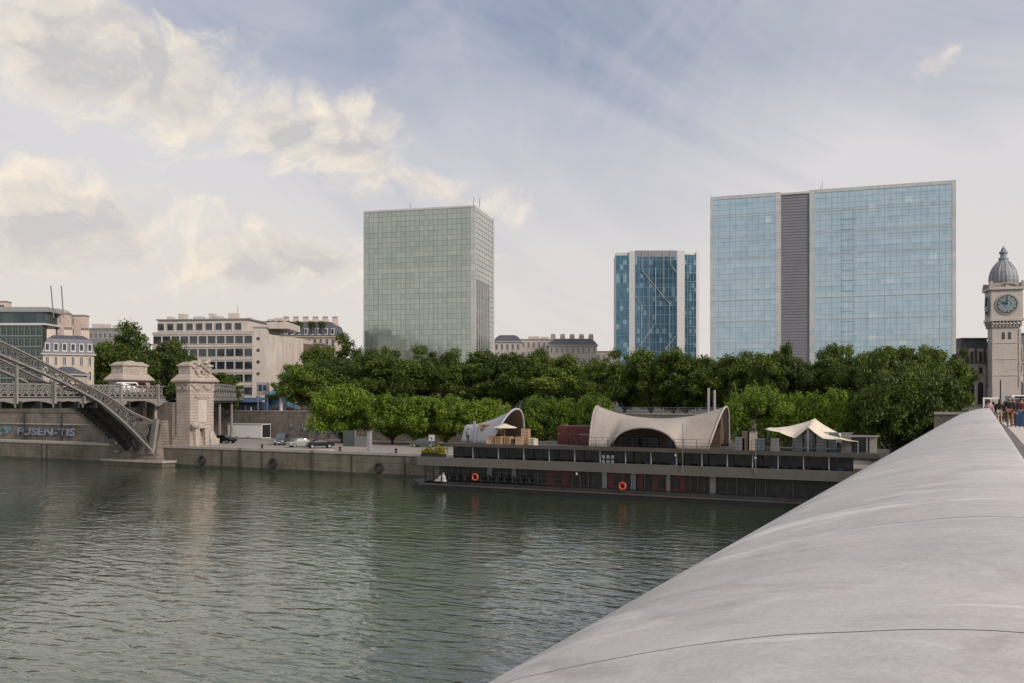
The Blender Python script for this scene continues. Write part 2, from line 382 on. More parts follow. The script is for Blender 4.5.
# ------------------------------------------------------------------ setting: water, quays, streets
def water_mat():
    m, nt, b = new_mat('river_water')
    v1 = coords(nt, (1,1,1))
    b.inputs['Base Color'].default_value = (.03,.047,.024,1); b.inputs['Roughness'].default_value = .06; b.inputs['IOR'].default_value = 1.33
    c = N(nt, 'ShaderNodeMapping'); c.inputs['Rotation'].default_value = (0,0,R(-20)); c.inputs['Scale'].default_value = (.42,1,1); L(nt, v1, c.inputs[0])
    a = noise(nt, c.outputs[0], 1.0, 1.5, .45, .8); d = noise(nt, c.outputs[0], 3.0, 2, .5, .6); e = noise(nt, v1, .09, 3, .5)
    hgt = math_(nt, 'ADD', math_(nt, 'MULTIPLY', a, .26), math_(nt, 'MULTIPLY', d, .075))
    hgt = math_(nt, 'MULTIPLY', hgt, ramp(nt, e, [(.3, .24), (.7, .52)]))
    bn = N(nt, 'ShaderNodeBump'); bn.inputs['Strength'].default_value = 1; bn.inputs['Distance'].default_value = 1.0
    L(nt, hgt, bn.inputs['Height'])
    b.inputs['Specular IOR Level'].default_value = 0; L(nt, bn.outputs[0], b.inputs['Normal'])
    gl = N(nt, 'ShaderNodeBsdfGlossy'); gl.inputs['Roughness'].default_value = .05; L(nt, bn.outputs[0], gl.inputs['Normal']); gl.inputs[0].default_value = (.95,.97,.95,1)
    fr = N(nt, 'ShaderNodeFresnel'); fr.inputs['IOR'].default_value = 1.36; L(nt, bn.outputs[0], fr.inputs['Normal'])
    mx = N(nt, 'ShaderNodeMixShader'); L(nt, math_(nt, 'ADD', math_(nt, 'MULTIPLY', fr.outputs[0], 1.15), .09, True), mx.inputs[0]); L(nt, b.outputs[0], mx.inputs[1]); L(nt, gl.outputs[0], mx.inputs[2])
    L(nt, mx.outputs[0], nt.nodes['Material Output'].inputs[0])
    return m
M['water'] = water_mat()
tag(MB().add([(-900,-700,0),(700,-700,0),(700,108,0),(-900,108,0)], [(0,1,2,3)]).build('river_water', M['water']), kind='structure')
ZQ, ZS = 3.4, 8.5     # lower quay, street
UQ, UW = 106.0, 137.0
XP = -117.0           # where the lower quay widens beside the pier
tag(MB().add([(XP-.5,UQ+.6,ZQ),(700,UQ+.6,ZQ),(700,112.7,ZQ),(XP-.5,112.7,ZQ)], [(0,1,2,3)]).add([(-150,112.7,ZQ),(700,112.7,ZQ),(700,UW,ZQ),(-150,UW,ZQ)], [(0,1,2,3)]).build('lower_quay_pavement', M['paving']), kind='structure')
tag(MB().add([(-3000,UW+.4,ZS),(3000,UW+.4,ZS),(3000,5000,ZS),(-3000,5000,ZS)], [(0,1,2,3)]).add([(-3000,110.4,ZS),(-150,110.4,ZS),(-150,UW+.4,ZS),(-3000,UW+.4,ZS)], [(0,1,2,3)]).build('street_ground', M['asphalt']), kind='structure')
tag(MB().box(-400,UW+.4,ZS+.004,400,UW+7,ZS+.13).build('street_pavement', M['paving']), kind='structure')
M['tide'] = mat('tide', (.035,.037,.024), .6, var=.5, scale=.9)
q = empty('quay_wall', (0,0,0), 0, 'long weathered stone quay wall rising from the river below the parked cars', 'quay wall')
MB().box(-900,UQ,-1,700,UQ+1.0,ZQ-.35).build('wall_face', M['quay_stone'], q)
MB().box(-900,UQ-.03,-1,700,UQ+.5,.42).build('tide_band', M['tide'], q)
MB().box(-900,UQ-.08,ZQ-.35,700,UQ+1.1,ZQ+.02).build('coping', M['concrete'], q)
# dark waterline band & vertical slots
sl_ = MB()
for px in (42, 47, 222, 262, 352, 405):
    p = onz(px, UQ, 0); sl_.box(p.x-.07, UQ-.1, .1, p.x+.07, UQ-.01, ZQ-.4)
sl_.build('drain_channel', M['iron_dark'], q)
ret = empty('retaining_wall', (0,0,0), 0, 'tall brownish stone retaining wall behind the parked cars up to the street', 'retaining wall')
MB().box(-150,112.7,ZQ-.1,-149.6,UW,ZS+.1).box(-150,UW,ZQ-.1,700,UW+.4,ZS+.2).build('wall_face', M['wall_stone'], ret)
MB().box(-150,UW-.06,ZS+.2,700,UW+.46,ZS+.42).build('coping', M['concrete'], ret)
for k in range(52):
    x = -149+k*5.2; MB().box(x,UW+.1,ZS+.42,x+.12,UW+.2,ZS+1.35).build('railing_post', M['grey_metal'], ret)
rb = MB()
for z in (.75,1.05,1.32): rb.bar((-149,UW+.15,ZS+z),(124,UW+.15,ZS+z),.05)
rb.build('railing_bar', M['grey_metal'], ret)
gw = empty('graffiti_wall', (0,0,0), 0, 'tall stone river wall under the iron viaduct with pale graffiti lettering', 'wall')
MB().box(-900,109.6,ZQ-.5,XP-6.2,110.6,ZS+.1).build('wall_face', M['wall_stone'], gw)
MB().box(-900,109.5,ZS+.1,XP-6.2,110.7,ZS+1.1).build('parapet', M['quay_stone'], gw)
MB().box(-900,UQ+1.1,ZQ-1,XP-.5,109.6,ZQ-.05).build('ledge', M['concrete'], gw)
MB().box(-900,109.4,6.35,XP-6.2,109.6,6.6).build('string_course', M['concrete'], gw)
for px in (25, 62):
    p = onz(px, 109.4, 0); MB().box(p.x-.1,109.2,3.4,p.x+.1,109.4,8.6).build('drain_pipe', M['iron_dark'], gw)
def text(name, s, size, mats, parent, loc, rot, thick=.01, bold=0.0, sx=1.0, label=None):
    cu = bpy.data.curves.new(name, 'FONT'); cu.body = s; cu.size = size; cu.extrude = thick; cu.offset = bold; cu.resolution_u = 3
    o = bpy.data.objects.new(name, cu); COL.objects.link(o)
    dg = bpy.context.evaluated_depsgraph_get(); me = bpy.data.meshes.new_from_object(o.evaluated_get(dg)); bpy.data.objects.remove(o)
    me.materials.clear(); me.materials.append(mats)
    o = bpy.data.objects.new(name, me); COL.objects.link(o); o.location = loc; o.rotation_euler = rot; o.scale = (sx,1,1)
    if parent: o.parent = parent
    if label: o['label'] = label
    return o
pa, pb = onz(17, 109.4, 4.1), onz(75, 109.4, 4.1)
for nm, mt, dy, bold in (('graffiti_outline', M['graf_dark'], .0, .16), ('graffiti_lettering', M['graf_pale'], -.03, .05)):
    g = text(nm, 'FUSEN-TIS', 2.0, mt, gw, (0,0,0), (R(90),0,0), .02, bold)
    wdt = max(v.co.x for v in g.data.vertices)-min(v.co.x for v in g.data.vertices)
    g.scale = ((pb.x-pa.x)/wdt, .95, 1); g.location = (pa.x, 109.33+dy, 4.4)
gb = MB(); x0, x1 = onz(-20,109.4,0).x, onz(10,109.4,0).x
for i in range(20):
    a = x0+random.random()*(x1-x0); c = 4.3+random.random()*1.4; r_ = .2+random.random()*.35
    y = 109.36-.002*i
    gb.add([(a+r_*1.5*math.cos(t*.785)*random.uniform(.7,1.2), y, c+r_*math.sin(t*.785)*random.uniform(.6,1.1)) for t in range(8)], [tuple(range(8))])
gb.build('graffiti_tag', M['graf_blue'], gw)
# graffiti on the wall behind the cars
gr = MB(); gd = MB()
for i in range(70):
    px = random.uniform(291, 345); p = onz(px, UW-.02, random.uniform(3.9, 6.3)); s_ = random.uniform(.15,.5); a = random.uniform(0,3.1)
    d = Vector((math.cos(a)*s_,0,math.sin(a)*s_)); (gr if i%2 else gd).bar(p-d-Vector((0,.002*i%.05,0)), p+d-Vector((0,.002*i%.05,0)), .02, random.uniform(.12,.3))
gr.build('graffiti_tag', M['graf_pale'], ret); gd.build('graffiti_tag', M['graf_dark'], ret)
# steel mooring rings / tyres on the quay face
for px, lab in ((202,'black tyre fender hanging on the quay wall beside the stone pier'), (273,'black tyre fender on the quay wall below the white container'), (379,'black tyre fender on the quay wall near the barge stern')):
    p = onz(px, UQ-.2, 1.2); t = empty('tyre_fender', p, 0, lab, 'fender', 'tyre fenders on the quay wall')
    ring = [[(math.cos(a)*(.62+.2*math.cos(b)), .18*math.sin(b), math.sin(a)*(.62+.2*math.cos(b))+(.0)) for a in [k*math.pi/10 for k in range(20)]] for b in [j*math.pi/4 for j in range(9)]]
    MB().grid(ring, close=True).build('tyre', M['rubber'], t, smooth=True)
    MB().bar((0,0,.6),(0,.05,2.0),.05).build('chain', M['iron_dark'], t)
# ------------------------------------------------------------------ the road bridge we stand on, with its wing shaped steel parapet
def crest(u): return 0.0 if u < 44 else -.00019*(u-44)**2
def cat(ps, n):
    out = []
    for i in range(len(ps)-1):
        p0, p1, p2, p3 = ps[max(i-1,0)], ps[i], ps[i+1], ps[min(i+2,len(ps)-1)]
        for k in range(n):
            t = k/n
            out.append(tuple(.5*((2*b)+(c-a)*t+(2*a-5*b+4*c-d)*t*t+(3*b-a-3*c+d)*t**3) for a,b,c,d in zip(p0,p1,p2,p3)))
    out.append(tuple(ps[-1])); return out
PROF = [(-.262,.47),(-.25,.446),(-.06,.441),(.1,.454),(.228,.474),(.399,.503),(.583,.548),(.75,.597),(.92,.652),(1.06,.704),(1.29,.83),(1.45,.965),(1.57,1.16),(1.62,1.42),(1.5,1.8),(1.2,2.25),(.6,2.6)]
PP = cat(PROF, 4)
def panel_mat():
    m, nt, b = new_mat('parapet_steel')
    tcn = N(nt, 'ShaderNodeTexCoord'); oi = N(nt, 'ShaderNodeObjectInfo'); ge = N(nt, 'ShaderNodeNewGeometry')
    P = ge.outputs['Position']
    def mpd(sc):
        q_ = N(nt, 'ShaderNodeMapping'); q_.inputs['Scale'].default_value = sc; L(nt, P, q_.inputs[0]); return q_.outputs[0]
    base = (.51,.465,.44)
    big = noise(nt, mpd((1,1,1)), 1.1, 8, .65, .5)
    col = ramp(nt, big, [(.3, tuple(x*.8 for x in base)), (.5, base), (.72, tuple(x*1.2 for x in base))])
    grain = noise(nt, mpd((1,1,1)), 55, 4, .7)
    col = mixc(nt, .22, col, ramp(nt, grain, [(.3, .3), (.7, .8)]), 'MIX')
    st = noise(nt, mpd((.5, 2.8, .5)), 1.0, 6, .6, .8)           # wiped streaks running over the wing
    col = mixc(nt, ramp(nt, st, [(.56, 0.0), (.63, .65)]), col, (.80,.76,.73))
    st2 = noise(nt, mpd((1.1, 8, 1.1)), 1.0, 5, .6, .8)
    col = mixc(nt, ramp(nt, st2, [(.56, 0.0), (.72, .4)]), col, (.33,.30,.29))
    bl = noise(nt, mpd((1,1,1)), 3.5, 9, .75, 1.0)
    col = mixc(nt, ramp(nt, bl, [(.55, 0.0), (.66, .25)]), col, (.84,.82,.8))
    sp_ = noise(nt, mpd((1,1,1)), 22, 3, .5)
    col = mixc(nt, ramp(nt, sp_, [(.7, 0.0), (.76, .35)]), col, (.25,.22,.21))
    bl2 = noise(nt, mpd((1,1,1)), 1.9, 9, .7, 1.5)
    col = mixc(nt, ramp(nt, bl2, [(.53, 0.0), (.64, .5)]), col, (.36,.31,.29))
    tint = math_(nt, 'ADD', .93, math_(nt, 'MULTIPLY', oi.outputs['Random'], .12))
    cb = N(nt, 'ShaderNodeCombineXYZ'); [L(nt, tint, cb.inputs[i]) for i in range(3)]
    col = mixc(nt, 1.0, col, cb.outputs[0], 'MULTIPLY')
    L(nt, col, b.inputs['Base Color']); b.inputs['Metallic'].default_value = .25
    L(nt, ramp(nt, big, [(.3, .42), (.7, .62)]), b.inputs['Roughness'])
    bn = N(nt, 'ShaderNodeBump'); bn.inputs['Distance'].default_value = .0016; L(nt, math_(nt,'ADD',grain, math_(nt,'MULTIPLY',noise(nt, mpd((1,1,1)), 2.2, 3, .5),6)), bn.inputs['Height']); L(nt, bn.outputs[0], b.inputs['Normal'])
    return m
M['parapet'] = panel_mat()
M['pave_light'] = mat('pave_light', (.5,.45,.42), .85, var=.12, scale=.7)
M['pave_dark'] = mat('pave_dark', (.13,.125,.12), .85, var=.2, scale=.8)
br = empty('road_bridge', (0,0,0), 0, 'road bridge carrying pedestrians, edged by a broad curved pale steel parapet', 'bridge')
seams = [-13.5, -10.6, -8.65, -6.7, -4.8, -2.9, -.95, .5, 1.96] + [3.87 + 1.93*k for k in range(56)]
for i in range(len(seams)-1):
    a, b_ = seams[i]+.0028, seams[i+1]-.0028
    rows = []
    for k in range(4):
        u = a+(b_-a)*k/3; rows.append([(-w_, u, EYE-d+crest(u)) for w_, d in PP])
    MB().grid(rows).build('parapet_panel', M['parapet'], br, smooth=True)
rows = []
for u in [seams[0]+ (seams[-1]-seams[0])*k/60 for k in range(61)]:
    rows.append([(-w_*.985+.0, u, EYE-d-.03+crest(u)) for w_, d in PP])
MB().grid(rows).build('parapet_core', M['iron_dark'], br)
def strip(x0, x1, z, u0=-40, u1=110, n=30, th=0):
    mb_ = MB(); rows = []
    for k in range(n+1):
        u = u0+(u1-u0)*k/n; rows.append([(x0,u,z+crest(u)), (x1,u,z+crest(u))])
    return mb_.grid(rows)
ZD = 9.45
rows = []
for k in range(31):
    u = -40+150*k/30; c = crest(u); rows.append([(.262,u,EYE-.47+c),(.29,u,EYE-.5+c),(.3,u,ZD+c),(.1,u,ZD+c)])
MB().grid(rows).build('parapet_inner_face', M['grey_metal'], br)
rows = []
for k in range(31):
    u = -40+150*k/30; c = crest(u); rows.append([(-.3,u,ZD-.02+c),(24,u,ZD-.02+c),(24,u,ZD-1.2+c),(12,u,ZD-2.2+c),(-.6,u,ZD-1.4+c),(-.3,u,ZD-.02+c)])
MB().grid(rows).build('deck_girder', M['grey_metal'], br)
for k in range(6):       # small dark clips under the outer lip of the wing
    u = (5.2, 8.9, 12.9, 17.4, 23.0, 31.0)[k]
    MB().box(-1.56,u,EYE-1.14,-1.46,u+.1,EYE-1.04).build('lip_clip', M['iron_dark'], br)
tag(strip(.3, 1.2, ZD+.0).build('bridge_gutter', M['pave_dark']), kind='structure')
tag(strip(1.2, 6.0, ZD+.004).build('bridge_pavement', M['pave_light']), kind='structure')
tag(strip(6.0, 22, ZD-.01).build('bridge_road', M['asphalt']), kind='structure')
for x in (9.9, 14.0): tag(strip(x, x+.12, ZD-.004).build('road_marking', M['white_paint']), kind='structure')
rp = empty('ramp_wall', (0,0,0), 0, 'grey stone wall at the far end of the bridge parapet under the trees', 'wall')
MB().box(-5,111,ZQ,-.2,112,9.4).build('wall_face', M['quay_stone'], rp)
MB().box(-5,110.9,9.4,-.2,112.1,9.65).build('coping', M['concrete'], rp)
tag(MB().box(-5,112,ZQ,40,UW+.5,ZS+.05).build('bridge_approach_ground', M['paving']), kind='structure')

# ------------------------------------------------------------------ iron viaduct
XV = -122.6; XF = -130.7
def atX(px, py, X):
    a = math.atan((px-CX)/F)-TH; u = X/math.tan(a); dep = u*CT-X*ST
    return (u, EYE+(HY-py)/F*dep)
up = sorted(atX(px,py,XV) for px,py in ((0,341),(20,350.4),(58,369.8),(107,395.6),(128,410),(150,420),(157,424)))
lo = sorted(atX(px,py,XV) for px,py in ((0,356),(54,379.5),(92,399),(104,407),(128,428),(151,452)))
def extend(ps):
    (u0,z0),(u1,z1) = ps[0], ps[1]; s = (z1-z0)/(u1-u0)
    return [(u, z0+s*(u-u0)*(1-(u-u0)/(2*(35-u0)))) for u in (12,22,32,42,52,62,72)]+ps
up = extend(up); lo = extend(lo)
def interp(ps, u):
    for i in range(len(ps)-1):
        if u <= ps[i+1][0] or i == len(ps)-2:
            a, b = ps[i], ps[i+1]; t = (u-a[0])/(b[0]-a[0]); return a[1]+(b[1]-a[1])*t
upc = cat(up, 5); loc_ = cat(lo, 5)
def zu(u): return interp(upc, u)
def zl(u): return interp(loc_, u)
vd = empty('iron_viaduct', (0,0,0), 0, 'old riveted iron arch viaduct with its deck slung through the arch, left edge', 'bridge')
UE = lo[-1][0]
def rib(X, name):
    us = [12+ (UE-12)*k/56 for k in range(57)]
    o = MB()
    for a, b in zip(us, us[1:]):
        o.bar((X,a,zu(a)-.1),(X,b,zu(b)-.1),.8,.2); o.bar((X,a,zl(a)+.15),(X,b,zl(b)+.15),.9,.3)
        o.bar((X+.0,a,zu(a)-.28),(X,b,zu(b)-.28),.25,.25)
    o.build(name, M['iron_pale'], vd)
    g = MB(); k = 0; u = 14.0
    while u < UE-.6:
        h = zu(u)-zl(u)-.5; st_ = max(1.3, h*.8); u2 = min(u+st_, UE)
        if u < 84 or True:
            g.bar((X,u,zl(u)+.3),(X,u2,zu(u2)-.3),.16,.16); g.bar((X,u,zu(u)-.3),(X,u2,zl(u2)+.3),.16,.16)
        if k%2 == 0: g.bar((X,u,zl(u)+.3),(X,u,zu(u)-.3),.3,.22)
        if u > 92:
            r_ = h*.34; c = (zu((u+u2)/2)+zl((u+u2)/2))/2; ub = (u+u2)/2
            for rr in (r_, r_*.55):
                g.tube([(X+.1,ub+rr*math.cos(t*math.pi/6),c+rr*math.sin(t*math.pi/6)) for t in range(13)], .1, 5)
        u = u2; k += 1
    g.build('lattice_web', M['iron'], vd)
    pl = MB()   # solid web plate on the inner side, shows between the lattice as dark iron
    if True:
        o = MB(); uu_ = [40+(86-40)*k/40 for k in range(41)]
        for a, b in zip(uu_, uu_[1:]): o.add([(X-.04,a,zl(a)+.3),(X-.04,b,zl(b)+.3),(X-.04,b,zu(b)-.25),(X-.04,a,zu(a)-.25),(X+.02,a,zl(a)+.3),(X+.02,b,zl(b)+.3),(X+.02,b,zu(b)-.25),(X+.02,a,zu(a)-.25)],[(0,1,2,3),(4,7,6,5)])
        pass
    MB().bar((X,UE,zl(UE)-.3),(X,UE+1.0,zu(UE)+.2),1.1,.5).build('springing_plate', M['iron_pale'], vd)
for X in (XV, XF): rib(X, 'arch_rib')
for X in (XV-2.7, XV-5.4):
    o = MB()
    us = [40+(UE-40)*k/30 for k in range(31)]
    for a, b in zip(us, us[1:]): 
        if zl(a) < 10.6: o.bar((X,a,zl(a)+.5),(X,b,zl(b)+.5),.6,1.3)
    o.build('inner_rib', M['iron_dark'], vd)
xb = MB()
for k in range(30):
    u = 86+(UE-86)*k/33
    if zl(u) < 10.8: xb.bar((XV,u,zl(u)+.3),(XF,u,zl(u)+.3),.18,.4)
for k in range(8):
    u = 88+2.0*k; xb.bar((XV,u,zl(u)+.4),(XF,u+2,zl(u+2)+.4),.2); xb.bar((XF,u,zl(u)+.4),(XV,u+2,zl(u+2)+.4),.2)
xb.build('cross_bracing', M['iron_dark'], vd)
# overhead bracing between ribs above the deck
ob = MB()
for k in range(11):
    u = 14+6.1*k; ob.bar((XV,u,zu(u)-.3),(XF,u,zu(u)-.3),.3,.35); ob.bar((XV,u,zu(u)-.3),(XF,u+6.1,zu(u+6.1)-.3),.2)
ob.build('wind_bracing', M['iron'], vd)
D0, D1, DF = -30, 108, 11.15
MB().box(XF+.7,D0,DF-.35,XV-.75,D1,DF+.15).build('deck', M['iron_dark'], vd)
MB().box(XF+1.6,D0,DF+.15,XV-1.8,112,DF+.85).build('track_bed', M['iron_dark'], vd)
fl_ = MB()
k = D0
while k < 104: fl_.box(XF,k,DF-1.4,XV,k+.3,DF-.35); k += 3.1
fl_.build('cross_girder', M['iron_dark'], vd)
fa = MB()      # fascia girder, railing frame
for X in (XV-.7, XF+.7):
    fa.box(X-.1,D0,DF-.3,X+.1,D1,DF+.1); fa.box(X-.16,D0,DF+.28,X+.16,D1,DF+.42); fa.box(X-.12,D0,DF+2.1,X+.12,D1,DF+2.26)
fa.build('fascia_girder', M['iron_pale'], vd)
la = MB(); X = XV-.7; u = D0+0.0
while u < 107.2:                                   # cast iron scroll panels
    la.bar((X,u,DF+.4),(X,u+1.05,DF+2.1),.07,.13); la.bar((X,u+1.05,DF+.4),(X,u,DF+2.1),.07,.13)
    la.tube([(X,u+.52+.42*math.cos(t*math.pi/4),DF+1.25+.55*math.sin(t*math.pi/4)) for t in range(9)], .07, 4)
    la.bar((X,u,DF+.4),(X,u,DF+2.1),.06,.08)
    u += 1.05
la.build('railing_panel', M['iron_pale'], vd)
po = MB(); u = 2.0
i = 0
for px in (20, 58, 87.5, 126, 163):
    uu = atX(px, 400, XV+.6)[0]
    p = MB(); p.box(XV-.75,uu-.2,DF-.7,XV-.35,uu+.2,DF+2.5)
    if px < 110: p.box(XV-.3,uu-.15,DF-.7,XV+.05,uu+.15,max(zl(uu),DF)+.4)
    p.tube([(XV-.5,uu,DF-.5),(XV-.5,uu,DF-1.3)],[.28,.08],8)
    p.build('hanger_post', M['iron_pale'], vd)
    # pair of curved brackets under the fascia either side of the post
    for s in (-1, 1):
        ps = [(XV-.6, uu+s*(.2+3.0*t), DF-.3-(.95 if px > 110 else .45)*(1-t)**2.2) for t in [j/6 for j in range(7)]]
        c = MB()
        for a, b in zip(ps, ps[1:]):
            c.add([(XV-.68,a[1],a[2]),(XV-.68,b[1],b[2]),(XV-.68,b[1],DF-.3),(XV-.68,a[1],DF-.3),(XV-.52,a[1],a[2]),(XV-.52,b[1],b[2]),(XV-.52,b[1],DF-.3),(XV-.52,a[1],DF-.3)], [(0,1,2,3),(4,7,6,5),(0,4,5,1)])
        c.build('curved_bracket', M['iron_pale'], vd)
# masonry abutment and foundations
ab = empty('viaduct_abutment', (0,0,0), 0, 'stone foundation and sloping abutment under the foot of the iron arch', 'abutment')
MB().box(-133,103.4,-1,-118.6,106,.7).build('foundation_block', M['quay_stone'], ab)
MB().box(-133.3,103.1,.7,-118.3,106,1.0).build('footing', M['concrete'], ab)
MB().add([(-131.5,104.3,1.0),(-121.2,104.3,1.0),(-121.2,107.4,1.0),(-131.5,107.4,1.0),(-131.5,106.0,7.0),(-121.9,106.0,7.0),(-121.9,107.4,7.6),(-131.5,107.4,7.6)],
   [(0,3,2,1),(4,5,6,7),(0,1,5,4),(1,2,6,5),(2,3,7,6),(3,0,4,7)]).build('sloping_skewback', M['wall_stone'], ab)
MB().box(-140,107.4,3.0,-120.9,112.6,10.6).build('abutment_wall', M['wall_stone'], ab)
MB().box(-127.5,107.0,6.5,-127.0,107.35,10.6).box(-124.9,107.0,6.5,-124.5,107.35,10.6).build('pilaster', M['stone'], ab)

def pavilion(name, x0, x1, y0, y1, zb, full, label, top=17.8):
    t = empty(name, ((x0+x1)/2,(y0+y1)/2,zb), 0, label, 'pier' if full else 'pavilion')
    w, d = (x1-x0)/2, (y1-y0)/2; zt = top-zb+.4
    if full:
        o = MB(); o.box(-w-.5,-d-.5,0,w+.5,d+.5,1.0); o.box(-w-.25,-d-.25,1.0,w+.25,d+.25,1.6)
        o.build('plinth', M['stone'], t)
        MB().box(-w,-d,1.6,w,d,zt-5.1).build('shaft', M['stone'], t)
        MB().box(w,-.9,3.9,w+.1,.9,zt-6.6).build('blank_tablet', M['wall_white'], t)
        o = MB(); o.box(w,-1.5,zt-6.2,w+.25,1.5,zt-6.0); o.box(w,-1.1,zt-6.5,w+.2,1.1,zt-6.2); o.build('tablet_moulding', M['stone_carved'], t)
    else:
        for sx in (-1,1):
            for sy in (-1,1): MB().box(sx*w-.35*(sx>0)-.0*(sx<0), sy*d-.35*(sy>0), 0, sx*w+.35*(sx<0), sy*d+.35*(sy<0), zt-5.1).build('corner_post', M['stone'], t)
        MB().box(-w+.4,-d+.4,0,w-.4,d-.4,zt-5.1).build('cabin_wall', M['wood_dark'], t)
        MB().box(-w+.9,-d+.36,.3,-.3,-d+.4,zt-5.5).build('window', M['pane_blue'], t)
        MB().box(w-.4,-d+.9,.3,w-.36,d-.9,zt-5.4).build('window', M['pane'], t)
    o = MB(); z = zt-5.1
    o.box(-w-.06,-d-.06,z,w+.06,d+.06,z+1.5); o.box(-w-.2,-d-.2,z+1.3,w+.2,d+.2,z+1.5)
    o.build('frieze', M['stone_carved'], t)
    o = MB(); o.frus(-w-.62,-d-.62,w+.62,d+.62,z+1.75,z+2.75,.78); o.box(-w-.66,-d-.66,z+1.5,w+.66,d+.66,z+1.76)
    o.build('cornice', M['stone'], t)
    o = MB(); o.box(-w+.25,-d+.25,z+2.75,w-.25,d-.25,z+4.1); o.box(-w+.0,-d+.0,z+4.1,w-.0,d-.0,z+4.35)
    o.build('attic', M['stone_carved'], t)
    o = MB(); o.frus(-w+.1,-d+.1,w-.1,d-.1,z+4.35,z+4.85,.7); o.frus(-.7,-.7,.7,.7,z+4.85,z+5.1,.35)
    o.build('cap', M['stone'], t)
    if full:   # carved trophies and garlands
        o = MB(); rnd = random.Random(3)
        for k in range(30):
            a = rnd.uniform(-d*.7, d*.7); zz = z+2.2+rnd.random()*2.9; r_ = rnd.uniform(.2,.38)
            o.lathe([(0.02,-r_),(r_*.8,-r_*.6),(r_,0),(r_*.8,r_*.6),(.02,r_)], 7, (w+.0+rnd.random()*.25,a,zz))
        for k in range(26):
            s = -1+2*k/25; a = s*d*.9; zz = z+1.0-.75*abs(math.sin(s*math.pi))**1.5
            o.lathe([(0.02,-.2),(.18,-.12),(.22,0),(.18,.12),(.02,.2)], 6, (w+.15,a,zz))
            o.lathe([(0.02,-.2),(.18,-.12),(.22,0),(.18,.12),(.02,.2)], 6, (s*w*.9,-d-.15,zz))
        o.lathe([(.02,-.4),(.35,-.25),(.4,.05),(.2,.35),(.02,.45)], 8, (w*.6,0,z+4.9))
        o.build('carved_trophy', M['stone_carved'], t)
    return t
XA = atu(190, 400, 108).x
pr = pavilion('stone_pier', XA-3.2, XA, 108, 113.2, ZQ-.05, True, 'tall carved stone pier at the near corner of the iron viaduct, beside the dark car', 17.3)
# sculpted fountain hood at the foot of the pier
o = MB(); o.grid([[(1.6+dz*.5, 1.15*rr*math.cos(a)-.8, 1.3+rr*1.5*math.sin(a)*1.0+.9) for a in [math.pi*j/12 for j in range(13)]] for rr, dz in ((1.0,0),(1.02,1.6),(.72,1.9),(.6,1.1))] )
o.build('scallop_hood', M['stone_carved'], pr, smooth=True)
o = MB(); o.box(1.6,-2.3,0,2.6,-1.4,3.0); o.box(1.6,-.2,0,2.6,.7,2.9); o.box(1.6,-2.4,2.9,2.7,.8,3.3); o.lathe([(.02,-.6),(.5,-.4),(.7,0),(.5,.45),(.02,.6)],8,(2.5,-2.3,3.4)); o.box(1.5,.7,0,3.0,2.6,1.1); o.frus(1.5,.7,2.8,2.2,1.1,2.3,.35)
o.build('fountain_surround', M['stone_carved'], pr)
MB().frus(-3.6,-2.4,-1.7,-1.0,0,5.0,.5,insy=.2).box(-4.6,-2.0,0,-1.7,2,3.6).build('buttress', M['stone'], pr)
XB = -136.8
pavilion('kiosk_pavilion', XB-1.8, XB+1.8, 109, 114.7, 10.6, False, 'low stone pavilion with a stepped hipped roof across the viaduct deck', 17.7)
# people / parked scooters seen as a clutter of light canopies behind the railing: cars crossing the viaduct
# ------------------------------------------------------------------ curved approach viaduct behind the pier
cv = empty('curved_approach', (0,0,0), 0, 'grey lattice girder of the railway approach curving away behind the stone pier', 'viaduct')
cpts = cat([tuple(onz(px,u,0).xy) for px,u in ((204,113),(218,117),(229,126),(238,138),(244,154),(243,172))], 6)
tp = MB(); lt = MB(); dk = MB()
for i, (a, b) in enumerate(zip(cpts, cpts[1:])):
    for z, h in ((13.75,.28),(11.15,.5)): tp.bar((a[0],a[1],z),(b[0],b[1],z),.3,h)
    n = 1
    for k in range(n):
        p = Vector((*a,0)).lerp(Vector((*b,0)),k/n); q2 = Vector((*a,0)).lerp(Vector((*b,0)),(k+1)/n)
        lt.bar(p+Vector((0,0,11.2)), q2+Vector((0,0,13.7)), .12,.2); lt.bar(q2+Vector((0,0,11.2)), p+Vector((0,0,13.7)), .12,.2)
    t_ = (Vector(b)-Vector(a)).normalized(); nn = Vector((-t_.y, t_.x))*9
    dk.add([(a[0],a[1],11.0),(b[0],b[1],11.0),(b[0]+nn.x,b[1]+nn.y,11.0),(a[0]+nn.x,a[1]+nn.y,11.0),(a[0],a[1],10.5),(b[0],b[1],10.5),(b[0]+nn.x,b[1]+nn.y,10.5),(a[0]+nn.x,a[1]+nn.y,10.5)],
           [(0,1,2,3),(4,7,6,5),(0,4,5,1),(2,6,7,3)])
tp.build('chord', M['iron_pale'], cv); lt.build('lattice', M['iron_pale'], cv); dk.build('deck', M['iron_dark'], cv)
for i in (8, 15, 22, 29):
    p = cpts[i]; MB().tube([(p[0]-.6,p[1],ZS if p[1]>UW else ZQ),(p[0]-.6,p[1],10.6)],[.28,.22],8).build('column', M['iron_pale'], cv)
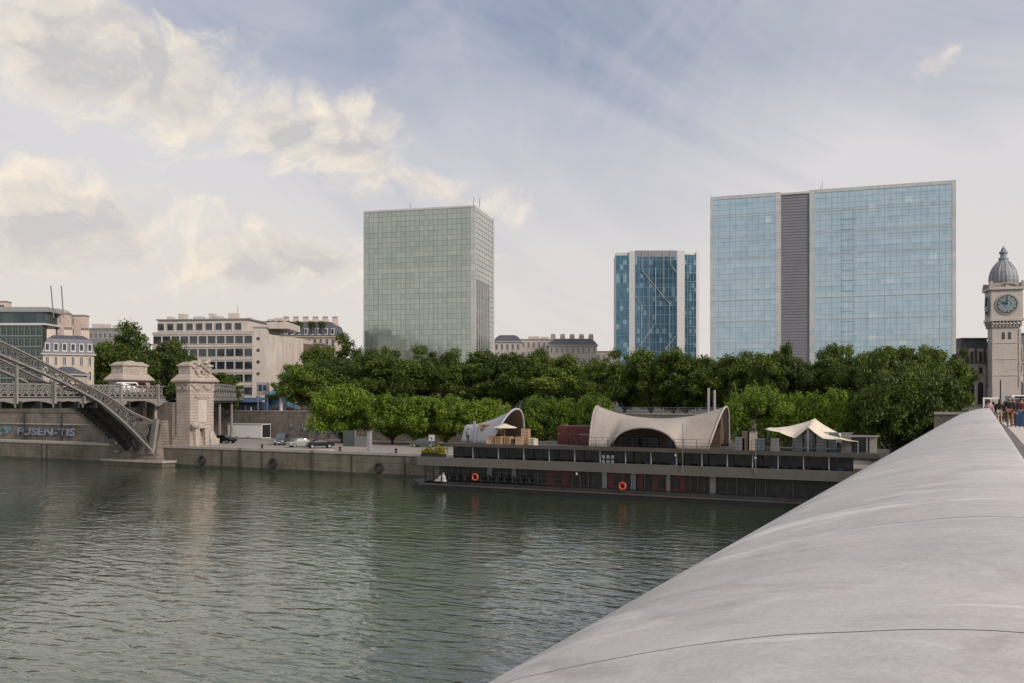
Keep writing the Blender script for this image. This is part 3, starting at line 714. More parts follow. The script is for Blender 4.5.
# ------------------------------------------------------------------ floating restaurant barge
UB = 94.0
def bx_(px): return onz(px, UB, 0).x
M['pane_dk'] = mat('pane_dk', (.008,.009,.01), .12, 0, var=.4, spec=.3)
bg_ = empty('restaurant_barge', (0,0,0), 0, 'long dark two-storey floating restaurant barge moored along the quay', 'barge')
HX0, HX1 = bx_(398), -7.0
SX0 = bx_(446); BX0 = bx_(417)
h = MB()
h.add([(HX0,UB+3,.75),(HX0+3.5,UB-.3,.75),(HX1,UB-.3,.75),(HX1,104.5,.75),(HX0+2,104.5,.75),(HX0+.8,UB+3,-.6),(HX0+4,UB-.1,-.6),(HX1,UB-.1,-.6),(HX1,104,-.6),(HX0+3,104,-.6)],
      [(0,1,2,3,4),(5,9,8,7,6),(0,5,6,1),(1,6,7,2),(2,7,8,3),(3,8,9,4),(4,9,5,0)])
h.build('hull', M['hull'], bg_)
MB().bar((HX0+3.5,UB-.42,.62),(HX1,UB-.42,.62),.22,.14).build('rubbing_strake', M['band_dark'], bg_)
MB().box(BX0+1,UB+.1,.75,HX1,UB+.7,.95).build('side_deck', M['hull'], bg_)
lw = MB(); lw.box(SX0-2,UB+1.6,.76,HX1,104,2.9); lw.build('lower_saloon_wall', M['hull'], bg_)
def bplate(px0, px1, z0, z1, y, m, nm='wall_panel', th=.06):
    MB().box(bx_(px0),y-th,z0,bx_(px1),y,z1).build(nm, m, bg_)
for a, b in ((540,554),(556,569),(603,620),(634,640),(648,662),(668,681)): bplate(a,b,.95,2.75,UB+1.6,M['dark_red'],'red_panel')
for a, b in ((481,486),(506,510),(597,602),(626,631),(662,666),(706,712)): bplate(a,b,.95,2.8,UB+1.55,M['grey_metal'],'pilaster')
for px in (446, 452, 462, 494, 500, 520, 532, 575, 583, 640, 686, 694, 700, 724, 733, 742, 752, 762, 775, 790): bplate(px,px+.8,.95,2.8,UB+1.52,M['iron'],'mullion')
for i in range(22): 
    px = 488+i*15; bplate(px,px+8,1.3,2.4,UB+1.62-.04,M['pane_dk'],'lower_window',.05)
# band (terrace parapet) and slab of the upper storey
MB().box(BX0,UB,2.9,HX1,UB+.25,3.95).build('band', M['band_grey'], bg_)
MB().box(BX0,UB+.25,2.9,HX1,104.5,3.15).build('upper_floor', M['band_dark'], bg_)
for i in range(16):
    px = 446+i*25.5; x = bx_(px)
    MB().box(x-.045,UB+.3,3.15,x+.045,UB+.42,5.3).build('post', M['pale_metal'], bg_)
g = MB(); g.box(SX0,UB+1.7,3.15,HX1-6,UB+1.76,5.28); g.build('saloon_glazing', M['pane_dk'], bg_)
MB().box(SX0,UB+1.9,3.15,HX1-6,104,5.25).build('saloon_interior', M['dark_metal'], bg_)
rn = random.Random(5)
for i in range(30):
    px = 450+i*13.6+rn.uniform(-3,3); bplate(px,px+rn.uniform(3,7),3.2,5.2,UB+1.66+rn.uniform(-.01,.02),M['dark_metal'],'curtain',.02)
MB().box(SX0-.3,UB+.1,5.3,HX1-2,104.6,5.7).build('roof_slab', M['band_dark'], bg_)
MB().box(SX0-.3,UB+.02,5.34,HX1-2,UB+.1,5.74).build('roof_edge', M['band_dark'], bg_)
# roof railing
ZR = 5.7
rl = MB()
for z in (.35,.7,1.05): rl.bar((bx_(548),UB+.35,ZR+z),(HX1-3,UB+.35,ZR+z),.035)
rl.build('railing_bar', M['dark_metal'], bg_)
for i in range(34):
    x = bx_(548)+i*1.45
    if x < HX1-3: MB().bar((x,UB+.35,ZR),(x,UB+.35,ZR+1.08),.04).build('railing_post', M['dark_metal'], bg_)
for px, z, lab in ((476.5,1.75,'orange lifebuoy hung on the dark stern railing of the barge'),(623.5,1.5,'orange lifebuoy hung beside the red panels amidships')):
    t = empty('lifebuoy', (bx_(px),UB-.35 if px<500 else UB-.35,z), 0, lab, 'lifebuoy', 'lifebuoys along the barge')
    rg = [[((.36+.1*math.cos(b))*math.cos(a), .11*math.sin(b), (.36+.1*math.cos(b))*math.sin(a)) for a in [k*math.pi/10 for k in range(20)]] for b in [j*math.pi/3 for j in range(7)]]
    MB().grid(rg, close=True).build('ring', M['orange'], t, smooth=True)
    o = MB()
    for k in range(4):
        a = k*math.pi/2+.78; o.tube([(.42*math.cos(a)-.06*math.sin(a),0,.42*math.sin(a)+.06*math.cos(a)),(.42*math.cos(a)+.06*math.sin(a),0,.42*math.sin(a)-.06*math.cos(a))],.106,8)
    o.build('rope_band', M['red'], t)
sr = MB()
for z in (1.35,1.9,2.4): sr.bar((HX0+5,UB-.25,z),(SX0+16,UB-.25,z),.05)
for i in range(14): sr.bar((HX0+5+i*2.4,UB-.25,.75),(HX0+5+i*2.4,UB-.25,2.4),.06)
sr.build('stern_railing', M['dark_metal'], bg_)
for i in range(12):
    x = HX0+6+i*1.1; o = MB(); o.lathe([(.1,0),(.3,.5),(.25,1.0),(.05,1.2)],7,(x,UB+1.0,.76)); o.build('deck_equipment', M['dark_metal'], bg_)
MB().box(HX0+4.2,UB+.1,.76,HX0+6.5,UB+.6,.95).add([(HX0+5.2,UB+.2,.9),(HX0+6.8,UB+.2,.9),(HX0+6.8,UB+.7,.9),(HX0+6.6,UB+.4,2.1)],[(0,1,3),(1,2,3),(0,3,2)]).build('white_cover', M['white_paint'], bg_)
for px in (425,433,441):
    x = bx_(px); MB().box(x-.06,UB+.02,.75,x+.06,UB+.15,2.9).build('stern_post', M['dark_metal'], bg_)
for px in (683, 756):
    x = bx_(px); MB().bar((x,UB-.1,ZR-2.2),(x,UB-.1,ZR+2.8),.06).build('flag_staff', M['grey_metal'], bg_)

# --- hypar roof shells on the barge roof
def shell_big():
    p0, p1 = onz(592, 98.5, 0), onz(728, 98.5, 0); cx = (p0.x+p1.x)/2; Lh = (p1.x-p0.x)/2*.95
    t = empty('saddle_tent', (cx, 99.2, ZR), 0, 'large beige saddle-shaped shell roof with two raised horns on the barge', 'tent')
    W, H0, H1 = 4.4, 3.15, 4.55
    rows = []; edgeF = []; endL = []; endR = []
    ns, nv = 40, 24
    for i in range(ns+1):
        s = -1+2*i/ns; row = []
        hr = H0+(H1-H0)*abs(s)**2.2
        q = abs(s+.06)/.5; e = 2.25*math.sqrt(max(0,1-q*q)) if q < 1 else 0.0
        for j in range(nv+1):
            v = -1+2*j/nv
            z = e+(hr-e)*(1-abs(v)**1.9)
            sag = .55*(1-(z/H1))*(abs(s))**3
            x = s*Lh*(1+.0) - math.copysign(1,s)*sag*1.5*(abs(s))
            row.append((x, v*W*(1-.12*(z/H1)), z))
        rows.append(row)
    MB().grid(rows).build('roof_shell', [M['membrane']], t, smooth=True, solid=.1)
    n = len(rows)
    for nm, ln in (('front_arch_rim', [r[0] for r in rows if r[0][2] > .02]), ('back_arch_rim', [r[-1] for r in rows if r[-1][2] > .02]), ('end_rim', rows[0]), ('end_rim', rows[-1])):
        MB().tube(ln, .13, 6).build(nm, M['membrane'], t, smooth=True)
    # timber lining seen in the raised end
    for r_, off in ((rows[-2], -.25), (rows[1], .25)):
        o = MB(); o.grid([[(x+off, y*.93, max(0,z-.22)) for x,y,z in r_], [(x+off*3.5, y*.9, max(0,z-.4)) for x,y,z in r_]]); o.build('timber_lining', M['timber_in'], t, smooth=True, solid=.05)
    o = MB(); o.box(-Lh+1.2,2.2,0,Lh-1.2,2.4,2.2); o.build('rear_bar_wall', M['wood_dark'], t)
    for k in range(3): MB().box(-3.2+k*2.2,-1,0,-2.2+k*2.2,0,1.0).build('counter', M['dark_metal'], t)
shell_big()
def shell_small():
    p = onz(498, 97.5, 0)
    t = empty('shell_tent', (p.x-.1, p.y+.4, ZR), R(-15), 'small white shell roof with tall open arched mouth at the barge stern end', 'tent')
    rows = []; ns, nv = 24, 24
    for i in range(ns+1):
        s = i/ns; Hh = 2.1+(4.2-2.1)*s**1.9; W = 1.0+1.9*s**.8; x = -5.6+7.8*s
        row = []
        for j in range(nv+1):
            v = -1+2*j/nv; z = Hh*(1-abs(v)**2.3)
            row.append((x+(z/Hh-.5)*1.6*s**2, v*W, z))
        rows.append(row)
    MB().grid(rows).build('roof_shell', M['membrane_white'], t, smooth=True, solid=.1)
    MB().tube(rows[-1], .13, 6).build('mouth_rim', M['membrane_white'], t, smooth=True)
    MB().grid([[(x-.05,y*.96,z*.965) for x,y,z in r_] for r_ in rows[6:]]).build('timber_lining', M['timber_in'], t, smooth=True)
shell_small()
def stretch_tent():
    t = empty('stretch_tent', (0,0,0), 0, 'cream stretch tent with pointed peaks at the right end of the barge roof', 'tent')
    fr = [(764,428.5),(779,432),(795,438),(808,427),(823,438.5),(840,439),(858,441.5)]
    rd = [(768,427.5),(783,427),(797,424.3),(815,418.5),(829,428),(843,434.5),(857,439.5)]
    bk = [(775,429),(789,430),(803,431),(819,431),(833,434),(846,438),(860,441)]
    rows = [[atu(px,py,u) for px,py in ps] for ps, u in ((fr,95.2),(rd,98.3),(bk,102.5))]
    def taut(ps, n, sag):
        out = []
        for p, q_ in zip(ps, ps[1:]):
            ln = (Vector(q_)-Vector(p)).length
            for k in range(n):
                v = Vector(p).lerp(Vector(q_), k/n); v.z -= sag*ln*4*(k/n)*(1-k/n); out.append(v)
        out.append(Vector(ps[-1])); return out
    rows = [taut(r_, 5, .035) for r_ in rows]
    rows = [list(r_) for r_ in zip(*[taut(list(c), 6, .03) for c in zip(*rows)])]
    MB().grid(rows).build('canopy', M['canvas'], t, smooth=True, solid=.03)
    for px, py, u in ((808,427,95.25),(815,418.7,98.3),(858,441,95.25),(842,434.6,98.3),(768,427.6,98.3)):
        p = atu(px,py,u); MB().bar((p.x,p.y,ZR),(p.x,p.y,p.z),.09).build('pole', M['pale_metal'], t)
stretch_tent()
# rooms/cabinets under the stretch tent
bc = empty('bar_cabin', (bx_(852), 97.0, ZR), 0, 'small dark open bar cabin with pale posts beside the stretch tent', 'cabin')
MB().box(-1.3,0,0,1.3,2.4,1.55).build('cabin_wall', M['dark_metal'], bc); MB().box(-1.4,-.3,1.55,2.0,2.5,1.65).build('roof', M['grey_metal'], bc)
MB().box(1.0,-.1,0,1.12,0,1.55).build('post', M['pale_metal'], bc); MB().box(1.3,-.03,0,2.0,.0,1.55).build('side_panel', M['concrete'], bc)
bs = empty('glass_bar_screen', (bx_(818), 96.8, ZR), 0, 'row of grey glazed screens below the stretch tent', 'screen')
for k in range(5): MB().box(-3+k*1.2,0,0,-2+k*1.2,.05,1.9).build('screen_panel', M['pane_blue' if k%2 else 'grey_metal'], bs)
MB().box(-3,-.02,1.9,3,.08,2.0).build('frame', M['grey_metal'], bs)
rc = empty('red_container', (onz(577,98.5,0).x, 98.5, ZR), 0, 'dark red cabin standing on the barge roof between the two shell roofs', 'container')
MB().box(-2.6,0,0,2.9,2.6,2.2).build('body', M['dark_red'], rc, bevel=.04); MB().box(-2.5,-.04,1.15,2.7,-.0,1.27).build('rail_strip', M['grey_metal'], rc)
MB().box(-2.2,-.06,0,-1.1,-.01,1.9).box(-.9,-.06,0,.2,-.01,1.9).build('shutter', M['dark_red'], rc); MB().box(1.6,-.05,1.5,1.9,-.0,1.8).build('notice', M['white_paint'], rc)
wk = empty('wooden_kiosk', (bx_(479), 96.6, ZR), 0, 'slatted wooden kiosk under the low tail of the white shell roof', 'kiosk')
for x in (-1.5,-.5,.5,1.4): MB().box(x,0,0,x+.14,.14,2.35).build('post', M['wood'], wk)
MB().box(-1.6,-.05,2.2,1.6,1.6,2.4).build('roof', M['wood'], wk); MB().box(-1.4,.2,0,1.4,.3,1.1).build('counter', M['wood_dark'], wk)
MB().box(-1.4,1.4,0,1.4,1.5,2.2).build('back_wall', M['wood_dark'], wk); MB().box(-1.4,.05,1.5,1.4,.1,1.75).build('hanging_board', M['wood_dark'], wk)
MB().box(-2.2,-.2,0,-1.95,.0,2.7).build('corner_post', M['pale_metal'], wk)
# terrace furniture under the mouth of the white shell
def table(px, u, lab):
    t = empty('terrace_table', (onz(px,u,0).x, u, ZR), random.uniform(-.2,.2), lab, 'table', 'wooden tables on the barge roof')
    MB().box(-.6,-.4,.7,.6,.4,.76).build('tabletop', M['wood'], t)
    for sx in (-1,1):
        for sy in (-1,1): MB().box(sx*.52-.03,sy*.33-.03,0,sx*.52+.03,sy*.33+.03,.7).build('leg', M['wood'], t)
    return t
for px, u, lab in ((496,95.2,'wooden table at the left side of the white shell mouth, before the parasol'),(514,95.0,'wooden table in front of the white shell mouth, right of the parasol'),(530,96.5,'wooden table standing clear to the right of the white shell roof'),(504,98.2,'wooden table deep inside the white shell roof')): table(px,u,lab)
t = empty('parasol', (onz(505,95.3,0).x, 95.3, ZR), 0, 'small cream parasol open among the wooden tables', 'parasol')
MB().lathe([(1.5,1.95),(1.5,2.0),(.05,2.45)],8).build('canopy', M['canvas'], t); MB().tube([(0,0,0),(0,0,2.4)],.03,6).build('pole', M['wood'], t)
for i, (px, u, lab) in enumerate(((491,94.9,'slatted wooden crate seat nearest the kiosk'),(500,94.8,'slatted wooden crate seat below the parasol'),(509,94.9,'slatted wooden crate seat right of the parasol pole'),(520,94.8,'slatted wooden crate seat at the right foot of the shell'),(526,96.0,'tall wooden crate stack right of the white shell'),(533,94.9,'pale crate seat standing alone at the roof edge'))):
    t = empty('crate_seat', (onz(px,u,0).x,u,ZR), random.uniform(-.3,.3), lab, 'seat', 'crate seats on the barge roof')
    hh = 1.9 if i == 4 else .9 if i < 4 else .8
    o = MB(); n = int(hh/.18)
    for k in range(n): o.box(-.45,-.4,k*.18,.45,-.36,k*.18+.12); o.box(-.45,.36,k*.18,.45,.4,k*.18+.12); o.box(.41,-.4,k*.18,.45,.4,k*.18+.12)
    o.box(-.45,-.4,n*.18,.45,.4,n*.18+.04); o.build('slats', M['wood' if i < 5 else 'canvas'], t)
    MB().box(-.46,-.42,0,-.38,-.34,hh).box(.38,-.42,0,.46,-.34,hh).build('frame', M['wood'], t)
# planters and boxes to the right of the big shell
for i, (px, w_, hh, m_, lab) in enumerate(((737,.5,1.3,'grey_metal','grey metal planter box right beside the saddle roof'),(743,.4,1.9,'wood_dark','tall dark post box between the planters'),(749,.45,1.9,'wall_cream','tall cream cabinet on the barge roof'),(757,.5,1.2,'pane_blue','bluish bin right of the cream cabinet'),(772,.4,1.3,'grey_metal','grey standing box left of the stretch tent dip'))):
    t = empty('roof_cabinet', (bx_(px), 95.6, ZR), 0, lab, 'cabinet', 'boxes on the barge roof')
    MB().box(-w_,-.4,0,w_,.4,hh).build('body', M[m_], t, bevel=.03); MB().box(-w_-.03,-.43,hh,w_+.03,.43,hh+.06).build('lid', M['grey_metal'], t)
# quay bits at the stern
for px, lab in ((429,'yellow flowering shrub in a planter below the small white sign'),(440,'taller yellow flowering shrub in a planter beside the barge storey')):
    u = 105.0; p = onz(px-1,u,3.16); t = empty('planter', p, 0, lab, 'planter', 'planters with yellow shrubs')
    MB().box(-.9,-.4,0,.9,.4,.5).build('box', M['dark_metal'], t)
    o = MB()
    for k in range(500):
        a, b_, c = random.gauss(0,.42), random.gauss(0,.28), .5+abs(random.gauss(0,.42 if px>435 else .3)); s = .09
        v = Vector((random.gauss(0,1),random.gauss(0,1),random.gauss(0,1))).normalized(); u1 = v.orthogonal().normalized()*s; u2 = v.cross(u1)
        P_ = Vector((a,b_,c)); o.add([P_-u1-u2,P_+u1-u2,P_+u1+u2,P_-u1+u2],[(0,1,2,3)])
    oo = o.build('foliage', M['yellow_leaf'], t)
    at_ = oo.data.attributes.new('tint','FLOAT','FACE'); at_.data.foreach_set('value', [random.random() for _ in oo.data.polygons])
MB2 = MB().box(onz(418,104.5,0).x,104.4,2.8,onz(447,104.5,0).x,UQ+1.2,3.16)
tag(MB2.build('gangway', M['band_grey']), 'flat grey gangway slab joining the barge stern to the quay', 'gangway')
t = empty('notice_sign', onz(431.5,105.6,3.4), 0, 'square white sign with a dark slanted stroke on a pole by the barge', 'sign')
MB().bar((0,0,0),(0,0,2.4),.09).build('pole', M['grey_metal'], t); MB().box(-.45,-.04,1.9,.45,.04,2.75).build('plate', M['white_paint'], t); MB().bar((-.22,-.06,2.5),(.2,-.06,2.15),.02,.1).build('symbol', M['dark_red'], t)

# small life behind the glazing of the middle deck
for px in (645, 670, 771, 838):
    t = empty('deck_chair', (bx_(px), UB+1.1, 3.16), random.uniform(-.6,.6), {645:'blue deck chair on the middle deck below the saddle roof arch',670:'blue deck chair one bay right of the first, under the saddle roof',771:'blue deck chair on the middle deck below the dip of the stretch tent',838:'blue deck chair near the right end of the middle deck'}[px], 'chair', 'blue chairs on the middle deck')
    MB().box(-.3,-.3,.4,.3,.3,.48).build('seat', M['blue'], t); MB().box(-.3,.25,.48,.3,.32,1.0).build('backrest', M['blue'], t)
    for sx in (-1,1):
        for sy in (-1,1): MB().box(sx*.26-.03,sy*.26-.03,0,sx*.26+.03,sy*.26+.03,.4).build('leg', M['grey_metal'], t)
for px, z, lab in ((675,5.05,'round white deck lamp under the roof slab below the saddle roof'),(755,5.0,'round white deck lamp under the roof slab left of the stretch tent'),(576,2.6,'round white lamp under the band near the red panels')):
    t = empty('deck_lamp', (bx_(px), UB+.2, z), 0, lab, 'lamp', 'round lamps along the barge')
    MB().lathe([(.02,-.2),(.1,-.1),(.13,0),(.1,.1),(.02,.2)],10).build('globe', M['car_white' if 'car_white' in M else 'facade_white' if 'facade_white' in M else 'white_paint'], t, smooth=True); MB().bar((0,0,.15),(0,0,.35),.04).build('stem', M['dark_metal'], t)
t = empty('window_notice', (bx_(603), UB+1.6, 3.9), 0, 'six small white squares stuck on the middle deck glazing below the saddle roof left foot', 'notice')
o = MB()
for i in range(3):
    for j in range(2): o.box(-.75+i*.55,-.03,j*.55-.1,-.75+i*.55+.36,0,j*.55+.28)
o.build('white_square', M['white_paint'], t)
# seams and stay cables of the shells, deck lights, mooring ropes
t = empty('mooring_rope', (0,0,0), 0, 'slack mooring rope running from the barge stern to the quay', 'rope')
MB().tube([(HX0+2,UB+1,1.0),(HX0-2,99,.9),(HX0-5,104,1.8),(HX0-6,UQ+.6,ZQ+.1)],.05,6).build('rope', M['rubber'], t)
# ------------------------------------------------------------------ big glass buildings
def frame_from(Lp, Rp):
    d = (Rp-Lp); return math.atan2(d.y, d.x), math.hypot(d.x, d.y)
def grid_bars(W, H, nx, nz, t=.12, d=.12, major=0, y=0.0, x0=0.0, z0=0.0):
    o = MB()
    for i in range(nx+1):
        k = 1.9 if major and i % major == 0 else 1
        o.box(x0+W*i/nx-t*k/2, y-d, z0, x0+W*i/nx+t*k/2, y, z0+H)
    for i in range(nz+1): o.box(x0, y-d*.8, z0+H*i/nz-t*.6, x0+W, y, z0+H*i/nz+t*.6)
    return o
M['mull'] = mat('mull', (.19,.225,.20), .5, .4, var=.1)
M['mull_blue'] = mat('mull_blue', (.22,.31,.36), .5, .4, var=.1)
M['facade_white'] = mat('facade_white', (.5,.5,.5), .6, .1, var=.06, scale=.1)
M['glass_green'] = glass_mat('glass_green', (.33,.385,.355), (.43,.475,.43), 1.55, 1.65, .16, .8, wob=.035)
M['glass_side'] = glass_mat('glass_side', (.42,.44,.44), (.56,.57,.56), 1.0, 1.65, .25, .6, wob=.03)
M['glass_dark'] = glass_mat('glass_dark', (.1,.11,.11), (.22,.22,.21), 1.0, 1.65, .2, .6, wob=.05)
M['glass_blue'] = glass_mat('glass_blue', (.35,.475,.555), (.46,.58,.655), 1.62, 1.65, .14, .85, lit=(.54,.65,.7), litp=.99, wob=.03)
M['glass_deep'] = glass_mat('glass_deep', (.045,.115,.18), (.105,.215,.30), 1.2, 1.75, .12, .6, lit=(.24,.36,.42), litp=.88, wob=.05)
M['glass_city'] = glass_mat('glass_city', (.03,.05,.055), (.08,.11,.11), 1.5, 3.2, .15, .6, wob=.05)
M['louvre_grey'] = mat('louvre_grey', (.2,.205,.235), .6, .2, var=.1, scale=.15)

# left tower
Lp, Rp, Fp = at(364,211,288.9), at(475,205.5,280), at(494.5,215,296.7)
rz, W = frame_from(Lp, Rp); D = (Fp-Rp).length; D = math.hypot(Fp.x-Rp.x, Fp.y-Rp.y)*1.22; H = 71.6-ZS
t = empty('glass_tower', (Lp.x,Lp.y,ZS), rz, 'tall greenish glass office tower standing left of the other two towers', 'tower')
MB().box(.1,.1,0,W-.1,D,H-.3).build('core', M['roof_grey'], t)
MB().box(.25,-.05,0,W-1.3,.1,H-.6).build('front_glazing', M['glass_green'], t)
grid_bars(W-1.55, H-.6, 23, 38, .06,.05, 3, -.05, .25).build('mullion_grid', M['mull'], t)
MB().box(-.1,-.25,0,.3,.2,H).box(W-1.3,-.25,0,W+.1,.2,H).box(.3,-.25,H-.6,W-1.3,.2,H).build('edge_frame', M['glass_side'], t)
MB().box(W-.1,.2,0,W+.05,D,H-.2).build('side_glazing', M['glass_side'], t)
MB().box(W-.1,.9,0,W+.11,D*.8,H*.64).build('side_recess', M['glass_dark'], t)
o = MB()
for i in range(9): o.box(W+.05, .6+i*(D-.8)/8.0, 0, W+.2, .6+i*(D-.8)/8+.22, H)
o.build('side_fins', M['facade_white'], t)
o = MB()
for k in range(38): o.box(W+.05, .5, H/38*k, W+.15, D, H/38*k+.12)
o.build('side_transoms', M['mull'], t)
MB().box(-.1,D-.2,0,W+.1,D+.1,H).build('rear_wall', M['glass_side'], t)
MB().box(W+.04,D-.5,0,W+.4,D+.12,H).build('rear_edge', M['facade_white'], t)
for x, y, hh in ((14,4,2.6),(W-1.2,2.0,3.0),(W-.2,5,3.2)): MB().bar((x,y,H-.3),(x+.3,y,H+hh),.14).build('roof_antenna', M['grey_metal'], t)

# right slab building
Lp, Rp = at(710.5,197,276.4), at(955.5,180,255)
rz, W = frame_from(Lp, Rp); H = 73.3-ZS
def fx(px):   # pixel column -> distance along that facade
    dx = (px-CX)/F; # intersect bearing with the facade line in camera space
    lx, ly = (710.5-CX)/F*276.4, 276.4; rx, ry = (955.5-CX)/F*255, 255
    s_ = (dx*ly-lx)/((rx-lx)-dx*(ry-ly)); return s_*W
t = empty('glass_slab_building', (Lp.x,Lp.y,ZS), rz, 'broad pale blue glass office block with one dark vertical strip, largest building', 'building')
MB().box(.2,.2,0,W-.2,16,H-.4).build('core', M['facade_white'], t)
xs = [fx(p) for p in (713,776,781,809.5,814.5,952)]
M['glass_blue_l'] = M['glass_blue']
for a, b in ((xs[0],xs[1]),(xs[4],xs[5])):
    MB().box(a,-.05,0,b,.2,H-1.0).build('glazing', M['glass_blue'], t)
    n = round((b-a)/1.62); grid_bars(b-a, H-1.0, n, 39, .045,.06, 3, -.05, a).build('mullion_grid', M['mull_blue'], t)
    o = MB()
    for k in range(1,9):
        z = H-1.0-k*H/10.2+.8; o.box(a+.3,-.22,z,b-.3,-.12,z+.17)
    o.build('white_transom', M['facade_white'], t)
MB().box(xs[2],.0,0,xs[3],.15,H-.9).build('louvred_strip', M['louvre_grey'], t)
o = MB()
for k in range(int(H/.85)): o.box(xs[2]+.05,-.1,k*.85,xs[3]-.05,0,k*.85+.22)
o.build('louvres', M['louvre_grey'], t)
o = MB(); o.box(-.1,-.3,0,xs[0],.3,H); o.box(xs[1],-.35,0,xs[2],.3,H); o.box(xs[3],-.35,0,xs[4],.3,H); o.box(xs[5],-.3,0,W+.1,.3,H); o.box(xs[0],-.3,H-1.0,xs[1],.3,H); o.box(xs[2],-.3,H-.9,xs[3],.3,H-.3); o.box(xs[4],-.3,H-1.0,xs[5],.3,H)
o.build('edge_frame', M['glass_side'], t)
xd = fx(850)
o = MB()
for i in range(4):
    if i in (0,2): o.box(xd-2.4+i*1.6,-.2,H*.28,xd-2.4+i*1.6+.16,-.1,H*.9)
for k in range(14): o.box(xd-2.4,-.2,H*.3+k*3.0,xd+.8,-.1,H*.3+k*3.0+.13)
o.build('cradle_rail', M['mull_blue'], t)
MB().bar((fx(822),3,H-.4),(fx(822)+.2,3,H+3),.12).bar((fx(820),3,H-.4),(fx(820)+.2,3,H+1.8),.1).build('roof_antenna', M['grey_metal'], t)
# middle tower: three faceted bays
t = empty('blue_glass_tower', at(616,400,345)*1, TH, 'smaller dark blue glass tower with white vertical bands between the two bigger ones', 'tower')
t.location.z = ZS; k_ = 345/F; H = 11+148.5*k_-ZS
def qx(p): return (p-614.5)*k_*1.035
def qz(py): return 11+(400-py)*k_-ZS
P_ = [(0,0),(qx(627),-.5),(qx(632.5),-.75),(qx(673),-.75),(qx(680.5),-.6),(qx(692),.2),(qx(694.5),.5)]
core = [(0,0,0)]
def facet(a, b, z0, z1, m, nm, off=0.0, nx=0, nz=0):
    (xa,ya),(xb,yb) = a, b; d = Vector((xb-xa,yb-ya,0)); ln = d.length; rz_ = math.atan2(d.y,d.x)
    e = MB(); e.M = Matrix.Translation((xa,ya,z0)) @ Matrix.Rotation(rz_,4,'Z'); e.box(.02,-.05-off,0,ln-.02,.3,z1-z0); e.build(nm, m, t)
    if nx:
        e = grid_bars(ln, z1-z0, nx, nz, .09,.1,0,-.05-off); mm = Matrix.Translation((xa,ya,z0)) @ Matrix.Rotation(rz_,4,'Z')
        e.v = [mm @ v for v in e.v]; e.build('mullion_grid', M['mull_blue'], t)
    return Matrix.Translation((xa,ya,z0)) @ Matrix.Rotation(rz_,4,'Z'), ln
facet(P_[0],P_[1],0,H-1.6,M['glass_deep'],'glazing',0,3,17)
facet(P_[1],P_[2],0,H,M['facade_white'],'white_band',.1)
mm, ln = facet(P_[2],P_[3],0,H+.2,M['glass_deep'],'glazing',0,10,17)
facet(P_[3],P_[4],0,H+.2,M['facade_white'],'white_band',.1)
facet(P_[4],P_[5],0,H-1.3,M['glass_deep'],'glazing',0,4,17)
facet(P_[5],P_[6],0,H+.2,M['facade_white'],'white_band',.1)
facet(P_[6],(qx(699.5),9.0),0,H+.3,M['facade_white'],'side_wall')
pts = P_+[(qx(699.5),9.0),(qx(690),16),(1,16)]
o = MB(); n = len(pts); o.add([(x*.998+.02,y+.4,0) for x,y in pts]+[(x*.998+.02,y+.4,H-.4) for x,y in pts],[tuple(range(n))[::-1],tuple(range(n,2*n))]+[(i,(i+1)%n,(i+1)%n+n,i+n) for i in range(n)]); o.build('core', M['facade_white'], t)
o = MB(); o.M = mm; s_ = ln/39.0
def seg(pp): 
    for (x1,y1),(x2,y2) in zip(pp,pp[1:]): o.bar(((x1-633.5)*s_,-.28,qz(y1)),((x2-633.5)*s_,-.28,qz(y2)),.12,.3,up=(0,1,0))
seg([(640,252),(640,271),(665.5,304),(665.5,352)]); seg([(646.5,253),(646.5,352)]); seg([(652.5,268),(652.5,323),(634,352)]); seg([(659.5,253),(659.5,299)]); seg([(666.5,249),(666.5,266),(672,273)])
seg([(634,297),(639.5,306),(639.5,352)]); seg([(671.5,336),(661,350)])
o.build('diagonal_ribs', M['facade_white'], t)
facet((qx(632.5),-.75),(qx(673),-.75),H-2.2,H+.25,M['louvre_grey'],'parapet_sign_band',.12)

